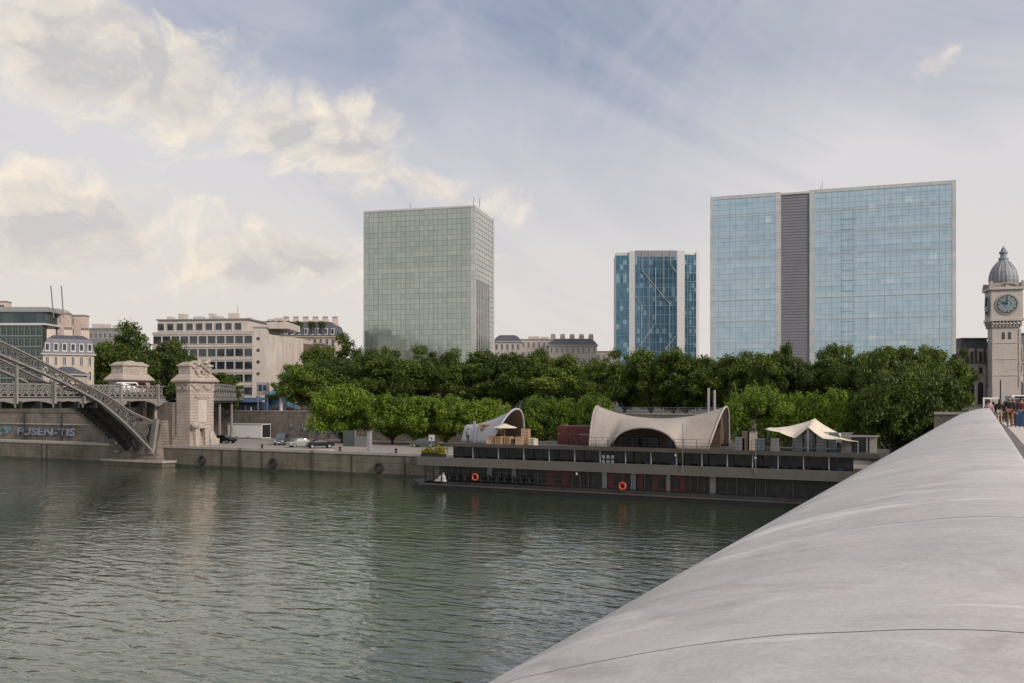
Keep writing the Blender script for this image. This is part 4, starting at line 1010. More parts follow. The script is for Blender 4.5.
# ------------------------------------------------------------------ ordinary buildings
def block(name, label, pL, pR, dL, dR, pytop, depth, rows, cols, wallm, roof=None, cat_='building', win=(.62,.55), winm='pane', zb=ZS, group=None, side_cols=0, frame='facade_white', framed=False, dormers=0, wz=(0.0,0.0), flat_extra=True, skip=None, chimneys=0, strip=False, roofh=3.2, sidewin='pane', **_):
    a = at(pL,400,dL); b = at(pR,400,dR); rz, W = frame_from(a, b)
    zt = 11+(400-pytop)/F*(dR if True else dL)
    t = empty(name, (a.x,a.y,zb), rz, label, cat_, group); H = zt-zb
    MB().box(0,0,0,W,depth,H).build('wall', M[wallm], t)
    fh = H/rows; cw = W/cols; proto = None
    for r_ in range(rows):
        for c in range(cols):
            if skip and skip(r_,c): continue
            ww, wh = cw*win[0], fh*win[1]
            x = (c+.5)*cw; z = r_*fh+fh*(.5+wz[0])
            if proto is None:
                f = MB(); f.box(-ww/2-.12,-.12,-wh/2-.12,ww/2+.12,.05,-wh/2); f.box(-ww/2-.12,-.1,wh/2,ww/2+.12,.05,wh/2+.12); f.box(-ww/2-.12,-.1,-wh/2,-ww/2,.05,wh/2); f.box(ww/2,-.1,-wh/2,ww/2+.12,.05,wh/2); 
                if name != 'white_office_block': f.box(-.04,-.07,-wh/2,.04,.02,wh/2)
                pf = f.build('window', M[frame], t); pp = MB().box(-ww/2,-.03,-wh/2,ww/2,.04,wh/2).build('pane', M[winm], pf); proto = (pf, pp); pf.location = (x,0,z)
            else:
                pf = proto[0].copy(); COL.objects.link(pf); pf.parent = t; pf.location = (x,0,z)
                pp = proto[1].copy(); COL.objects.link(pp); pp.parent = pf
    if strip:
        for r_ in range(rows+1): MB().box(-.05,-.18,r_*fh-.22,W+.05,0,r_*fh+.22).build('string_course', M[wallm], t)
    if side_cols:
        for r_ in range(rows):
            for c in range(side_cols):
                y = (c+.5)*depth/side_cols; z = (r_+.5)*fh; MB().box(W-.02,y-.5,z-.7,W+.03,y+.5,z+.7).build('side_window', M[sidewin], t)
    if roof == 'mansard':
        MB().frus(-.3,-.3,W+.3,depth+.3,H,H+roofh,1.1).build('roof', M['zinc'], t); MB().box(-.45,-.45,H-.25,W+.45,depth+.45,H+.02).build('cornice', M[wallm], t)
        MB().frus(.8,.8,W-.8,depth-.8,H+roofh,H+roofh+.9,1.4).build('roof_top', M['slate'], t)
        for k in range(dormers):
            x = (k+.5)*W/dormers; d = MB().box(x-.5,-.15,H+.5,x+.5,1.3,H+2.4).build('dormer', M['facade_white'], t); MB().box(x-.32,-.2,H+.8,x+.32,-.14,H+2.2).build('pane', M['pane'], d)
        for k in range(chimneys):
            x = (k+.5)*W/chimneys; c_ = MB().box(x-.9,depth*.4,H+roofh,x+.9,depth*.4+.8,H+roofh+2.2).build('chimney', M['wall_pink'], t)
            o = MB(); [o.lathe([(.16,0),(.13,.6)],6,(x-.6+j*.4,depth*.4+.4,H+roofh+2.2)) for j in range(4)]; o.build('chimney_pots', M['slate'], c_)
    else:
        MB().box(-.15,-.15,H,W+.15,depth+.15,H+.35).build('roof', M[roof or 'roof_grey'], t)
        rr = random.Random(len(label))
        for k in range(4 if flat_extra else 0):
            x = rr.uniform(.1,.85)*W; y = rr.uniform(.3,.8)*depth; a_ = rr.uniform(.6,2.2); MB().box(x-a_,y,H+.35,x+a_,y+1.5,H+.35+rr.uniform(.8,2.0)).build('roof_plant', M['wall_white'], t)
    return t, W, H, fh

# modern white block
t, W, H, fh = block('white_office_block', 'white six storey office block with rows of dark square windows', 153, 253, 222, 219, 333, 16, 6, 11, 'wall_white', win=(.86,.6), frame='facade_white', strip=True, flat_extra=False)
kk = 219/F
MB().box(-.1,.2,H,W*.99,14,H+.4).build('terrace', M['wall_white'], t)
MB().box(W*.0+.6,1.2,H+.35,W*.93,13,H+3.4).build('penthouse_wall', M['wall_white'], t)
for i in range(9): 
    x = 1.5+i*2.5; d = MB().box(x-.95,1.05,H+.9,x+.95,1.2,H+2.7).build('window', M['facade_white'], t); MB().box(x-.8,1.0,H+1.0,x+.8,1.05,H+2.6).build('pane', M['pane'], d)
MB().box(.3,.9,H+3.4,W*.95,13.4,H+3.7).build('penthouse_roof', M['roof_grey'], t)
for i, x in enumerate((2,5,9,13,14.5,18)): MB().box(x,3,H+3.7,x+1.2+(i%3)*.5,5,H+4.5+(i%2)*.7).build('roof_plant', M['wall_white'], t)
MB().bar((20,4,H+3.7),(20,4,H+7.2),.07).build('mast', M['grey_metal'], t)
# stair bay with porthole windows at right end and long blank party wall
t2 = empty('party_wall_block', at(252.5,400,219)*1, TH, 'blank plastered side block with small round windows joined to the white office block', 'building')
t2.location.z = ZS; w2 = (266-252.5)*kk
MB().box(0,0,0,w2,15,20.0).build('stair_bay', M['wall_white'], t2)
for k in range(6):
    z = 3.2+k*2.85; o = MB(); o.tube([(w2*.42,-.06,z),(w2*.42,.05,z)],.42,12); o.build('round_window', M['pane'], t2)
o = MB(); b0 = w2
o.add([(b0,.3,0),(b0+7.0,9,0),(b0+7.0,20,0),(b0,20,0),(b0,.3,18.6),(b0+7.0,9,18.0),(b0+7.0,20,18.0),(b0,20,18.6)],[(0,3,2,1),(4,5,6,7),(0,1,5,4),(1,2,6,5),(2,3,7,6),(3,0,4,7)])
o.build('party_wall', M['wall_pale'], t2)
o.__init__(); o.add([(b0+7,9,0),(b0+9.2,9.3,0),(b0+9.2,18,0),(b0+7,18,0),(b0+7,9,16.8),(b0+9.2,9.3,16.6),(b0+9.2,18,16.6),(b0+7,18,16.8)],[(0,3,2,1),(4,5,6,7),(0,1,5,4),(1,2,6,5),(2,3,7,6),(3,0,4,7)]); o.build('brick_return', M['wood_dark'], t2)
MB().box(0,-.1,20.0,w2+.2,15,20.3).build('roof', M['roof_grey'], t2)
MB().box(w2-.2,1.5,20.0,w2+5,14,21.6).build('roof_house', M['wall_white'], t2)
# haussmann blocks behind
block('mansard_apartment_house', 'cream apartment house with grey mansard roof and chimney pots behind the party wall', 276, 336, 262, 262, 336.5, 14, 6, 10, 'wall_cream', 'mansard', win=(.45,.6), dormers=9, chimneys=6, roofh=3.6)
block('brick_house', 'narrow brownish house between the party wall and the trees', 296, 322, 240, 240, 344, 12, 6, 5, 'wood_dark', win=(.35,.5), flat_extra=False)
block('distant_roofs_house', 'pale distant house whose flat roofs show behind the white office block', 236, 282, 300, 300, 322, 14, 7, 8, 'wall_white', win=(.5,.5))
block('small_mansard_house', 'cream house with steep dark mansard roof behind the iron viaduct', 43, 94, 200, 205, 354.5, 6, 4, 6, 'wall_cream', 'mansard', win=(.32,.6), dormers=6, chimneys=3, roofh=3.4)
block('low_cottage', 'low white house with grey hipped roof just above the viaduct railing', 46, 74, 190, 190, 374, 6, 2, 3, 'wall_white', 'mansard', win=(.3,.4), roofh=.7)
t, W, H, fh = block('glass_office_block', 'dark green glass office block at the left edge of the picture', -40, 42, 238, 238, 325, 18, 7, 14, 'glass_city', win=(.86,.8), winm='glass_city', frame='mull', flat_extra=False)
MB().box(0,-.4,H,W+1,18,H+.5).build('roof_overhang', M['facade_white'], t); MB().box(1,1.5,H+.5,W,15,H+3.6).build('roof_storey', M['glass_city'], t); MB().frus(1,1,W+1.4,15,H+3.6,H+5.0,1.2).build('roof_shield', M['roof_grey'], t)
for k in range(8): MB().box(0,-.35,H*(k+.9)/8,W,-.12,H*(k+.9)/8+.35).build('floor_band', M['mull'], t)
for x, dx in ((W+2.6,-.8),(W+5.2,-.6)): MB().bar((x,1,H+2),(x+dx,1,H+10.5),.22).build('mast', M['grey_metal'], t)
block('pink_stone_block', 'pinkish blank stone block with stepped top beside the green glass offices', 44, 66, 246, 246, 314, 3, 9, 6, 'wall_pink', win=(.3,.35), flat_extra=True, skip=lambda r,c: (r*3+c)%4 != 0)
block('pink_stone_tower', 'narrow pinkish tower block with a dark recessed strip', 67, 84, 252, 252, 316, 3, 9, 4, 'wall_pink', win=(.35,.5), flat_extra=False, skip=lambda r,c: c != 1)
block('peach_corner_block', 'peach coloured roof block far behind at the left edge', -30, 6, 280, 280, 302, 3, 8, 4, 'wall_pink', flat_extra=False)
block('far_grey_offices', 'low grey far building left of the tree cluster', 84, 122, 300, 300, 329, 14, 6, 8, 'roof_grey', win=(.6,.4))
block('zinc_roof_house', 'pale house with zinc roof directly right of the green glass tower', 494, 521, 330, 330, 341.5, 12, 6, 5, 'wall_white', 'mansard', win=(.4,.5), roofh=1.6)
block('flat_white_house', 'white flat roofed house with cubic roof rooms above the tree line', 521, 552, 335, 335, 340, 12, 7, 6, 'wall_white', win=(.35,.5))
block('long_white_house', 'long white gabled house with chimney stacks above the trees, left of the blue tower', 549, 597, 320, 320, 345, 12, 6, 9, 'wall_white', 'mansard', win=(.3,.5), chimneys=5, roofh=1.5)
block('low_far_house', 'low grey roofed house touching the left foot of the blue tower', 596, 618, 335, 335, 352, 12, 5, 4, 'wall_white', win=(.3,.5), flat_extra=False)
# ------------------------------------------------------------------ railway station and clock tower
M['tower_stone'] = stone_mat('tower_stone', (.5,.455,.425), 1.6, .6, mortar=.012, dirt=.12, var=.05)
M['tower_dome'] = mat('tower_dome', (.24,.26,.29), .6, .1, var=.25, scale=.5, streak=.3)
M['clock_face'] = mat('clock_face', (.22,.29,.32), .4, 0, var=.2, scale=.6)
k_ = 323/F
c0 = at(1003.5, 400, 323); ct = empty('clock_tower', (c0.x,c0.y,ZS), TH+R(-16), 'tall pale stone clock tower with a grey domed top', 'clock tower')
def tz(py): return 11+(400-py)*k_-ZS
hw = 4.25
MB().box(-hw,-hw,0,hw,hw,tz(325)).build('shaft', M['tower_stone'], ct)
for s in (-1,1):
    MB().box(s*hw-.35,-hw-.18,0,s*hw+.35,-hw+.2,tz(330)).build('corner_quoin', M['tower_stone'], ct)
MB().box(-hw-.2,-hw-.2,0,hw+.2,hw+.2,tz(388)).build('base', M['tower_stone'], ct)
for z in (344,360,376): MB().box(-hw-.15,-hw-.15,tz(z),hw+.15,hw+.15,tz(z)+.3).build('string_course', M['tower_stone'], ct)
for s in (-1,1): MB().box(s*1.0-.5,-hw-.05,tz(340),s*1.0+.5,-hw+.1,tz(333)).build('slit_window', M['pane'], ct)
o = MB()
for i in range(9):
    x = -hw-.2+i*(2*hw+.4)/8; o.box(x-.3,-hw-.9,tz(325),x+.3,-hw,tz(322)); o.box(-hw-.9,x-.3,tz(325),-hw,x+.3,tz(322)); o.box(x-.3,-hw-.55,tz(328),x+.3,-hw,tz(325)); o.box(-hw-.55,x-.3,tz(328),-hw,x+.3,tz(325))
o.build('corbels', M['stone_carved'], ct)
h2 = 5.05
MB().box(-h2-.35,-h2-.35,tz(322),h2+.35,h2+.35,tz(319.5)).build('lower_cornice', M['tower_stone'], ct)
MB().box(-h2,-h2,tz(319.5),h2,h2,tz(291)).build('belfry', M['tower_stone'], ct)
MB().box(-h2-.7,-h2-.7,tz(291),h2+.7,h2+.7,tz(288.5)).build('upper_cornice', M['tower_stone'], ct)
MB().box(-h2-.1,-h2-.1,tz(288.5),h2+.1,h2+.1,tz(284.5)).build('parapet', M['stone_carved'], ct)
for sx in (-1,1):
    for sy in (-1,1): MB().frus(sx*h2-.75,sy*h2-.75,sx*h2+.75,sy*h2+.75,tz(288.5),tz(282.5),.3).build('corner_turret', M['stone_carved'], ct)
for k, mm in enumerate((Matrix.Identity(4), Matrix.Rotation(R(-90),4,'Z'), Matrix.Rotation(R(90),4,'Z'))):
    zc_ = tz(305.5); 
    o = MB(); o.M = mm; o.tube([(0,-h2-.3,zc_),(0,-h2+.1,zc_)],3.75,32); o.build('dial_surround', M['stone_carved'], ct)
    o = MB(); o.M = mm; o.tube([(0,-h2-.36,zc_),(0,-h2,zc_)],3.2,32); d = o.build('clock_dial', M['clock_face'], ct)
    o = MB(); o.M = mm
    for i in range(12):
        a = i*math.pi/6; o.bar((2.25*math.sin(a),-h2-.42,zc_+2.25*math.cos(a)),(2.95*math.sin(a),-h2-.42,zc_+2.95*math.cos(a)),.08,.34,up=(0,1,0))
    o.tube([(3.1*math.cos(j*math.pi/16),-h2-.4,zc_+3.1*math.sin(j*math.pi/16)) for j in range(33)],.1,4); o.tube([(1.3*math.cos(j*math.pi/8),-h2-.4,zc_+1.3*math.sin(j*math.pi/8)) for j in range(17)],.05,4)
    o.build('numeral', M['dark_metal'], d)
    o = MB(); o.M = mm; o.bar((0,-h2-.5,zc_),(0,-h2-.5,zc_+2.8),.08,.32,up=(0,1,0)); o.bar((0,-h2-.54,zc_),(-1.75,-h2-.54,zc_+.95),.08,.4,up=(0,1,0)); o.tube([(0,-h2-.55,zc_),(0,-h2-.35,zc_)],.3,10); o.build('clock_hands', M['dark_metal'], d)
    o = MB(); o.M = mm; o.tube([(3.9*math.cos(j*math.pi/12),-h2-.3,tz(291)+2.2*math.sin(j*math.pi/12)) for j in range(13)],.3,6); o.tube([(0,-h2-.5,tz(288)),(0,-h2,tz(288))],.75,12); o.build('pediment', M['stone_carved'], ct)
dome = [(4.6,tz(284.5)),(4.75,tz(281)),(4.7,tz(277)),(4.3,tz(272)),(3.6,tz(268)),(2.7,tz(264.5)),(1.9,tz(262)),(1.5,tz(260)),(1.7,tz(259.5)),(1.6,tz(258)),(1.15,tz(257.5)),(1.05,tz(254)),(1.45,tz(253.4)),(1.4,tz(251.8)),(.9,tz(251)),(.8,tz(249)),(.35,tz(247.5)),(.1,tz(246))]
MB().lathe(dome, 24).build('dome', M['tower_dome'], ct, smooth=False)
o = MB()
for k in range(12): o.tube([(r_*1.01*math.cos(k*math.pi/6),r_*1.01*math.sin(k*math.pi/6),z) for r_,z in dome[:7]],.13,5)
o.build('dome_rib', M['grey_metal'], ct)
# station hall to the left and right of the tower
def hall(name, label, pL, pR, d_, pytop, dep, roofpy):
    a = at(pL,400,d_); W = (pR-pL)*d_/F; t = empty(name, (a.x,a.y,ZS), TH, label, 'station building')
    k = d_/F; H = 11+(400-pytop)*k-ZS; HR = 11+(400-roofpy)*k-ZS
    MB().box(0,0,0,W,dep,H).build('wall', M['tower_stone'], t)
    MB().box(-.4,-.5,H-.6,W+.4,dep,H).build('cornice', M['stone_carved'], t)
    MB().frus(-.2,-.2,W+.2,dep,H,HR,2.2,insy=1.5).build('mansard_roof', M['slate'], t)
    MB().box(1.8,.8,HR,W-1.8,dep-2,HR+.5).build('roof_crest', M['zinc'], t)
    n = max(3, int(W/3.2))
    for i in range(n):
        x = (i+.5)*W/n; w_ = W/n*.3
        arch = [(x-w_,1.0),(x+w_,1.0),(x+w_,H*.5)]+[(x+w_*math.cos(j*math.pi/8),H*.5+w_*1.3*math.sin(j*math.pi/8)) for j in range(1,8)]+[(x-w_,H*.5)]
        MB().prism(arch,-.08,.06).build('arched_window', M['pane'], t)
        MB().box(x-w_*1.1,-.35,H*.72,x+w_*1.1,.1,H*.76).build('sill', M['stone_carved'], t)
        MB().box(x-w_*.7,-.1,H*.78,x+w_*.7,.06,H*.92).build('upper_window', M['pane'], t)
        dm = MB().box(x-w_,-.1,H+.3,x+w_,1.5,H+(HR-H)*.62).build('dormer', M['stone_carved'], t); MB().box(x-w_*.6,-.16,H+.7,x+w_*.6,-.08,H+(HR-H)*.5).build('pane', M['pane'], dm)
        MB().box(x-W/n*.5-.3,-.3,0,x-W/n*.5+.3,.1,H).build('pilaster', M['tower_stone'], t)
hall('station_wing', 'station wing with dark mansard roof and arched windows left of the clock tower', 958, 994, 330, 364, 20, 339)
hall('station_hall', 'dark roofed station hall just right of the clock tower', 1015, 1075, 322, 362, 20, 334)
# ------------------------------------------------------------------ trees
def leaf_mesh(name, clumps, n, size, seed, matl, up=0.25):
    rg = np.random.default_rng(seed)
    w_ = np.array([c[3]**2 for c in clumps]); w_ = w_/w_.sum()
    idx = rg.choice(len(clumps), n, p=w_); C = np.array([c[:3] for c in clumps])[idx]; Rr = np.array([c[3] for c in clumps])[idx]; el = np.array([c[4] for c in clumps])[idx]
    d = rg.normal(size=(n,3)); d /= np.linalg.norm(d,axis=1)[:,None]
    r_ = Rr*np.clip(rg.normal(.78,.27,n),.05,1.6)
    P = C + d*r_[:,None]*np.stack([np.ones(n),np.ones(n),el],1)
    nrm = d*.45 + rg.normal(size=(n,3))*.6; nrm[:,2] += up; nrm /= np.linalg.norm(nrm,axis=1)[:,None]
    t = np.cross(nrm, rg.normal(size=(n,3))); t /= np.linalg.norm(t,axis=1)[:,None]; b = np.cross(nrm,t)
    s = size*(.6+.8*rg.random(n)); t *= s[:,None]; b *= (s*.62)[:,None]
    V = np.stack([P-t, P-b*.9+nrm*s[:,None]*.12, P+t, P+b*.9+nrm*s[:,None]*.12],1).reshape(-1,3)
    me = bpy.data.meshes.new(name); me.vertices.add(4*n); me.vertices.foreach_set('co', V.ravel().astype(np.float32))
    me.loops.add(4*n); me.loops.foreach_set('vertex_index', np.arange(4*n,dtype=np.int32)); me.polygons.add(n); me.polygons.foreach_set('loop_start', np.arange(0,4*n,4,dtype=np.int32)); me.polygons.foreach_set('loop_total', np.full(n,4,dtype=np.int32))
    me.update(); me.materials.append(matl)
    ct_ = rg.random(len(clumps))[idx]*.55+rg.random(n)*.45
    a = me.attributes.new('tint','FLOAT','FACE'); a.data.foreach_set('value', ct_.astype(np.float32))
    return me
def tree_proto(name, h, cw, cb, seed, matl, nleaf, size=.26, tall=1.0, nclump=80, tuft=False):
    """h total height, cw crown half width, cb crown base height; returns (trunk mesh, crown mesh)"""
    rn = random.Random(seed); cl = []
    ch = (h-cb)/2; cz = cb+ch
    limbs = MB(); tr = h*.018+.06
    pts = [(0,0,-.2),(rn.uniform(-.15,.15),rn.uniform(-.15,.15),cb*.6),(rn.uniform(-.3,.3),rn.uniform(-.3,.3),cb+ch*.5),(rn.uniform(-.5,.5),rn.uniform(-.5,.5),cb+ch*1.3)]
    limbs.tube(pts,[tr*1.4,tr,tr*.75,tr*.25],8)
    for i in range(nclump):
        while True:
            a = rn.uniform(0,2*math.pi); q = rn.uniform(-1,1); rr = math.sqrt(max(0,1-q*q))
            k = rn.uniform(.25,1.0)**.5
            # fuller shoulders, uneven outline
            bulge = 1+.16*math.sin(3*a+seed)+.1*math.sin(5*a+seed*2)+rn.uniform(-.08,.08)
            x = cw*rr*math.cos(a)*k*bulge; y = cw*rr*math.sin(a)*k*bulge; z = cz+ch*q*k*.92*(1+.08*math.sin(2*a+seed))
            break
        r_ = cw*rn.choice((rn.uniform(.12,.2),rn.uniform(.17,.3)))*(1 if k > .6 else 1.25)
        cl.append((x,y,z,r_,rn.uniform(.65,.95)))
        if i%4 == 0:
            limbs.tube([pts[1 if i%8 else 2],((x+pts[2][0])*.45,(y+pts[2][1])*.45,(z+cb)*.5+.3),(x,y,z)],[tr*.5,tr*.3,tr*.08],6)
    if tuft:
        for i in range(46):
            a = rn.uniform(0,2*math.pi); rr = cw*math.sqrt(rn.random())*1.0; zt = cz+ch*math.sqrt(max(0,1-(rr/cw)**2))*.9
            cl.append((rr*math.cos(a),rr*math.sin(a),zt+rn.uniform(-.2,.55),cw*.1,rn.uniform(1.4,2.4)))
    return (limbs.build(name+'_t', M['bark']).data, leaf_mesh(name+'_c', cl, nleaf, size, seed, matl))
PR = {}
def proto(key, *a, **k): PR[key] = tree_proto(key, *a, **k)
proto('p1', 12.0, 5.2, .6, 11, M['leaf'], 23250, size=.2)
proto('p2', 12.0, 4.6, .4, 12, M['leaf'], 21700, size=.2)
proto('p3', 12.0, 5.6, .6, 13, M['leaf_dark'], 23250, size=.2)
proto('p4', 12.0, 4.2, .5, 14, M['leaf'], 20150, size=.2, nclump=62)
proto('p5', 12.0, 5.0, .4, 15, M['leaf_dark'], 23250, size=.2, nclump=95)
proto('b1', 8.5, 4.6, .7, 21, M['leaf_bright'], 25500, size=.17, tuft=True)
proto('b2', 8.5, 4.2, .8, 22, M['leaf_bright'], 23800, size=.17, tuft=True)
proto('b3', 8.5, 5.2, .5, 23, M['leaf_bright'], 27200, size=.17, tuft=True)
for o in [o for o in COL.objects if o.name.endswith('_t') and o.type == 'MESH']: bpy.data.objects.remove(o)
def tree(px, u, pytop, z0, key, label, group, hw=None, base=12.0):
    p = atu(px, pytop, u); h = p.z-z0; sc = h/base
    dep = u*CT-p.x*ST
    e = empty('tree', (p.x,u,z0), random.uniform(0,6.28), label, 'tree', group)
    sx = sc if hw is None else (hw*dep/F)/{'p1':5.2,'p2':4.6,'p3':5.6,'p4':4.2,'p5':5.0,'b1':4.6,'b2':4.2,'b3':5.2}[key]
    e.scale = (sx,sx,sc)
    for nm, me in (('trunk',PR[key][0]),('crown',PR[key][1])):
        o = bpy.data.objects.new(nm, me); COL.objects.link(o); o.parent = e
    return e
G1 = 'street trees in the long row behind the quay'
row = [ # px, u, top py, key, half width px
 (352,176,336,'p5',26),(385,180,340,'p3',22),(318,172,341,'p1',22),(338,158,358,'p1',30),(372,156,350,'p2',32),(400,154,353,'p1',30),(428,170,346,'p5',26),(447,160,347,'p3',30),(470,152,362,'p4',24),
 (490,166,345,'p2',28),(513,156,348,'p1',30),(540,168,346,'p5',28),(560,154,355,'p2',28),(585,162,352,'p3',28),(607,152,358,'p1',28),(625,166,352,'p5',24),(648,154,351,'p2',28),
 (672,160,348,'p3',26),(688,150,352,'p4',24),(706,158,354,'p1',24),(728,150,350,'p2',28),(752,158,352,'p5',26),(773,148,348,'p1',28),(784,160,342,'p2',14),(800,150,354,'p3',24),(822,154,351,'p4',24),(838,158,343,'p1',22),
 (856,148,356,'p3',26),(872,154,350,'p2',22),(895,140,338,'p1',34),(918,146,347,'p3',26),(942,150,343,'p2',26),(960,160,352,'p5',18)]
words = ['broad','dense','loose','tall','round','dark','ragged','full']
places = {0:'rising highest at the left foot of the glass tower'}
def where(px):
    if px < 364: return 'before the green glass tower begins'
    if px < 430: return 'under the green tower left half'
    if px < 496: return 'under the green tower right half'
    if px < 616: return 'between green and blue towers'
    if px < 700: return 'under the blue glass tower'
    if px < 778: return 'under the broad block left bay'
    if px < 812: return 'under the broad block dark strip'
    if px < 956: return 'under the broad block right bay'
    return 'just left of the station wing'
cnt = {}
ordn = ['first','second','third','fourth','fifth','sixth','seventh','eighth','ninth']
rv = random.Random(4)
row = [(a_+rv.uniform(-4,4), b_+rv.uniform(-2,3), c_+rv.uniform(-5,4), d_, e_*rv.uniform(.88,1.18)) for a_,b_,c_,d_,e_ in row]
for i, (px,u,py,key,hw) in enumerate(sorted(row)):
    wv = where(px); n = cnt.get(wv,0); cnt[wv] = n+1
    tree(px,u,py,ZS,key,'%s row tree from the left %s' % (ordn[n], wv), G1, hw)
G2 = 'bright green plane trees on the lower quay'
for px,u,py,key,hw,lab in ((343,127,387,'b3',33,'bright plane tree at the left end of the lower quay row, beside the black car'),
   (392,128,396,'b1',28,'bright plane tree behind the grey post, second in the lower quay row'),
   (420,129,398,'b2',27,'bright plane tree just left of the small white sign'),
   (446,128,397,'b1',28,'bright plane tree above the yellow shrubs'),
   (486,128,400,'b2',28,'bright plane tree behind the tail of the white shell roof'),
   (540,127,398,'b1',25,'bright plane tree right of the white shell mouth'),
   (572,128,400,'b2',25,'bright plane tree above the dark red cabin'),
   (596,127,396,'b1',20,'bright plane tree behind the left horn of the saddle roof'),
   (757,124,389,'b3',32,'bright plane tree right of the saddle roof right horn'),
   (800,123,396,'b1',28,'bright plane tree behind the stretch tent peak'),
   (834,122,391,'b2',28,'bright plane tree behind the right end of the stretch tent')):
    tree(px,u,py,ZQ,key,lab,G2,hw,8.5)
tree(303,142,360,ZS,'p1','green street tree standing alone above the black car, right of the party wall',G1,30)
G3 = 'trees behind the viaduct pavilions'
for px,u,py,key,hw,lab in ((134,150,324,'p5',36,'tall dark tree behind the low kiosk pavilion'),(108,146,337,'p1',24,'dark tree at the left of the pavilion tree cluster'),(170,146,337,'p3',30,'dark tree between the kiosk pavilion and the carved pier')):
    tree(px,u,py,ZS,key,lab,G3,hw)
tree(226,135,370,ZS,'p4','small tree above the curved lattice girder',None,16)
for px,u,py,key,hw,lab in ((893,122,352,'p5',38,'dark leafy tree hanging low over the end of the barge'),(925,126,360,'p3',34,'dark tree beside the far end of the steel parapet'),(872,120,395,'p4',18,'low dark tree right of the stretch tent')):
    tree(px,u,py,ZQ,key,lab,'dark trees by the bridge ramp',hw)
# potted trees on the roof terraces
for i, px in enumerate((252,258,270,281,290,299,312,322)):
    p = at(px,326 if px<262 else 324,255); t = empty('roof_shrub', (p.x,p.y,p.z-1.6), 0, 'dark potted shrub on the roofs behind the party wall', 'shrub', 'roof garden shrubs')
    o = bpy.data.objects.new('foliage', PR['p3'][1]); COL.objects.link(o); o.parent = t; o.scale = (.22,.22,.22)
    MB().box(-.5,-.5,-1.2,.5,.5,.9).build('pot', M['slate'], t)

# ------------------------------------------------------------------ cars
def car(px, u, z, rz, kind, colr, label, group):
    p = onz(px,u,z); t = empty('parked_car', p, rz, label, 'car', group)
    Lc, Wc, Hc = (4.3,1.76,1.45) if kind == 'car' else (4.6,1.85,1.95)
    if kind == 'car': side = [(-2.15,.35),(-2.12,.75),(-1.95,.88),(-1.5,.93),(-.75,1.36),(-.2,1.45),(.55,1.42),(1.15,1.0),(1.9,.88),(2.13,.68),(2.15,.35)]
    else: side = [(-2.3,.35),(-2.28,1.0),(-2.15,1.75),(-1.95,1.92),(.6,1.95),(.85,1.9),(1.35,1.15),(2.15,.95),(2.3,.7),(2.3,.35)]
    rows = []
    for y, kx, kz in ((-Wc/2,1,.0),(-Wc/2+.06,1,1),(Wc/2-.06,1,1),(Wc/2,1,.0)):
        if kz: rows.append([(x,y*(.84 if zz>1.0 else 1),zz) for x,zz in side])
        else: rows.append([(x,y*(.82 if zz>1.0 else 1),min(zz,zz*.97)) for x,zz in side])
    o = MB(); o.grid(rows); n = len(side)
    o.add(rows[0],[tuple(range(n))]); o.add(rows[-1],[tuple(range(n))[::-1]]); o.add([rows[0][0],rows[-1][0],rows[-1][-1],rows[0][-1]],[(0,1,2,3)])
    o.build('body', M[colr], t, bevel=.03)
    gz = .96
    if kind == 'car':
        sidew = [(-1.35,.97),(-.72,1.3),(-.2,1.37),(.5,1.35),(1.0,1.0)]; wind = [(-1.45,.96),(-.8,1.33)]; rear = [(1.14,1.03),(.6,1.39)]
    else: sidew = [(-2.1,1.1),(-2.05,1.72),(.6,1.76),(1.05,1.15)]; wind = [(1.3,1.18),(.9,1.83)]; rear = [(-2.29,1.1),(-2.18,1.7)]
    g = MB()
    for s in (-1,1):
        y = s*(Wc/2*.83+.012); m_ = [(x,y+(s*.12 if zz<1.02 else 0),zz) for x,zz in sidew]; g.add(m_,[tuple(range(len(m_)))])
    g.build('side_window', M['pane'], t)
    for nm, (a,b) in (('windscreen',wind),('rear_window',rear)):
        sg = 1 if a[0]>0 else -1
        MB().add([(a[0]+sg*.03,-Wc/2*.8,a[1]+.02),(a[0]+sg*.03,Wc/2*.8,a[1]+.02),(b[0]+sg*.03,Wc/2*.7,b[1]+.02),(b[0]+sg*.03,-Wc/2*.7,b[1]+.02)],[(0,1,2,3)]).build(nm, M['pane_blue'], t)
    for x in (-1.35,1.35):
        for s in (-1,1):
            wl = MB().tube([(x,s*(Wc/2-.18),.32),(x,s*(Wc/2+.02),.32)],.33,14).build('wheel', M['rubber'], t); MB().tube([(x,s*(Wc/2+.02),.32),(x,s*(Wc/2+.035),.32)],.2,10).build('rim', M['pale_metal'], wl)
    fx_ = -1 if kind == 'car' else 1
    for s in (-1,1):
        MB().box(min(fx_*2.08,fx_*2.17),s*.62-.2,.62,max(fx_*2.08,fx_*2.17) if kind=='car' else 2.32,s*.62+.2,.78).build('headlight', M['facade_white'], t)
    MB().box(fx_*2.2-.06,-.26,.42,fx_*2.2+.06 if kind=='car' else fx_*2.33,.26,.54).build('number_plate', M['white_paint'], t)
    return t
M['car_black'] = mat('car_black', (.012,.013,.016), .25, .2, var=.1); M['car_grey'] = mat('car_grey', (.09,.1,.11), .3, .4, var=.1)
M['car_silver'] = mat('car_silver', (.22,.24,.23), .5, .1, var=.08); M['car_white'] = mat('car_white', (.72,.72,.72), .3, 0, var=.05); M['car_red'] = mat('car_red', (.2,.02,.03), .3, .1, var=.1); M['car_blue'] = mat('car_blue', (.03,.06,.16), .3, .2, var=.1)
GQ = 'cars parked on the lower quay'; GS = 'cars on the street above the quay wall'
def facing(px): return math.atan2(1,0)
car(224,117,ZQ,R(4),'car','car_black','dark hatchback parked at the foot of the stone pier',GQ)
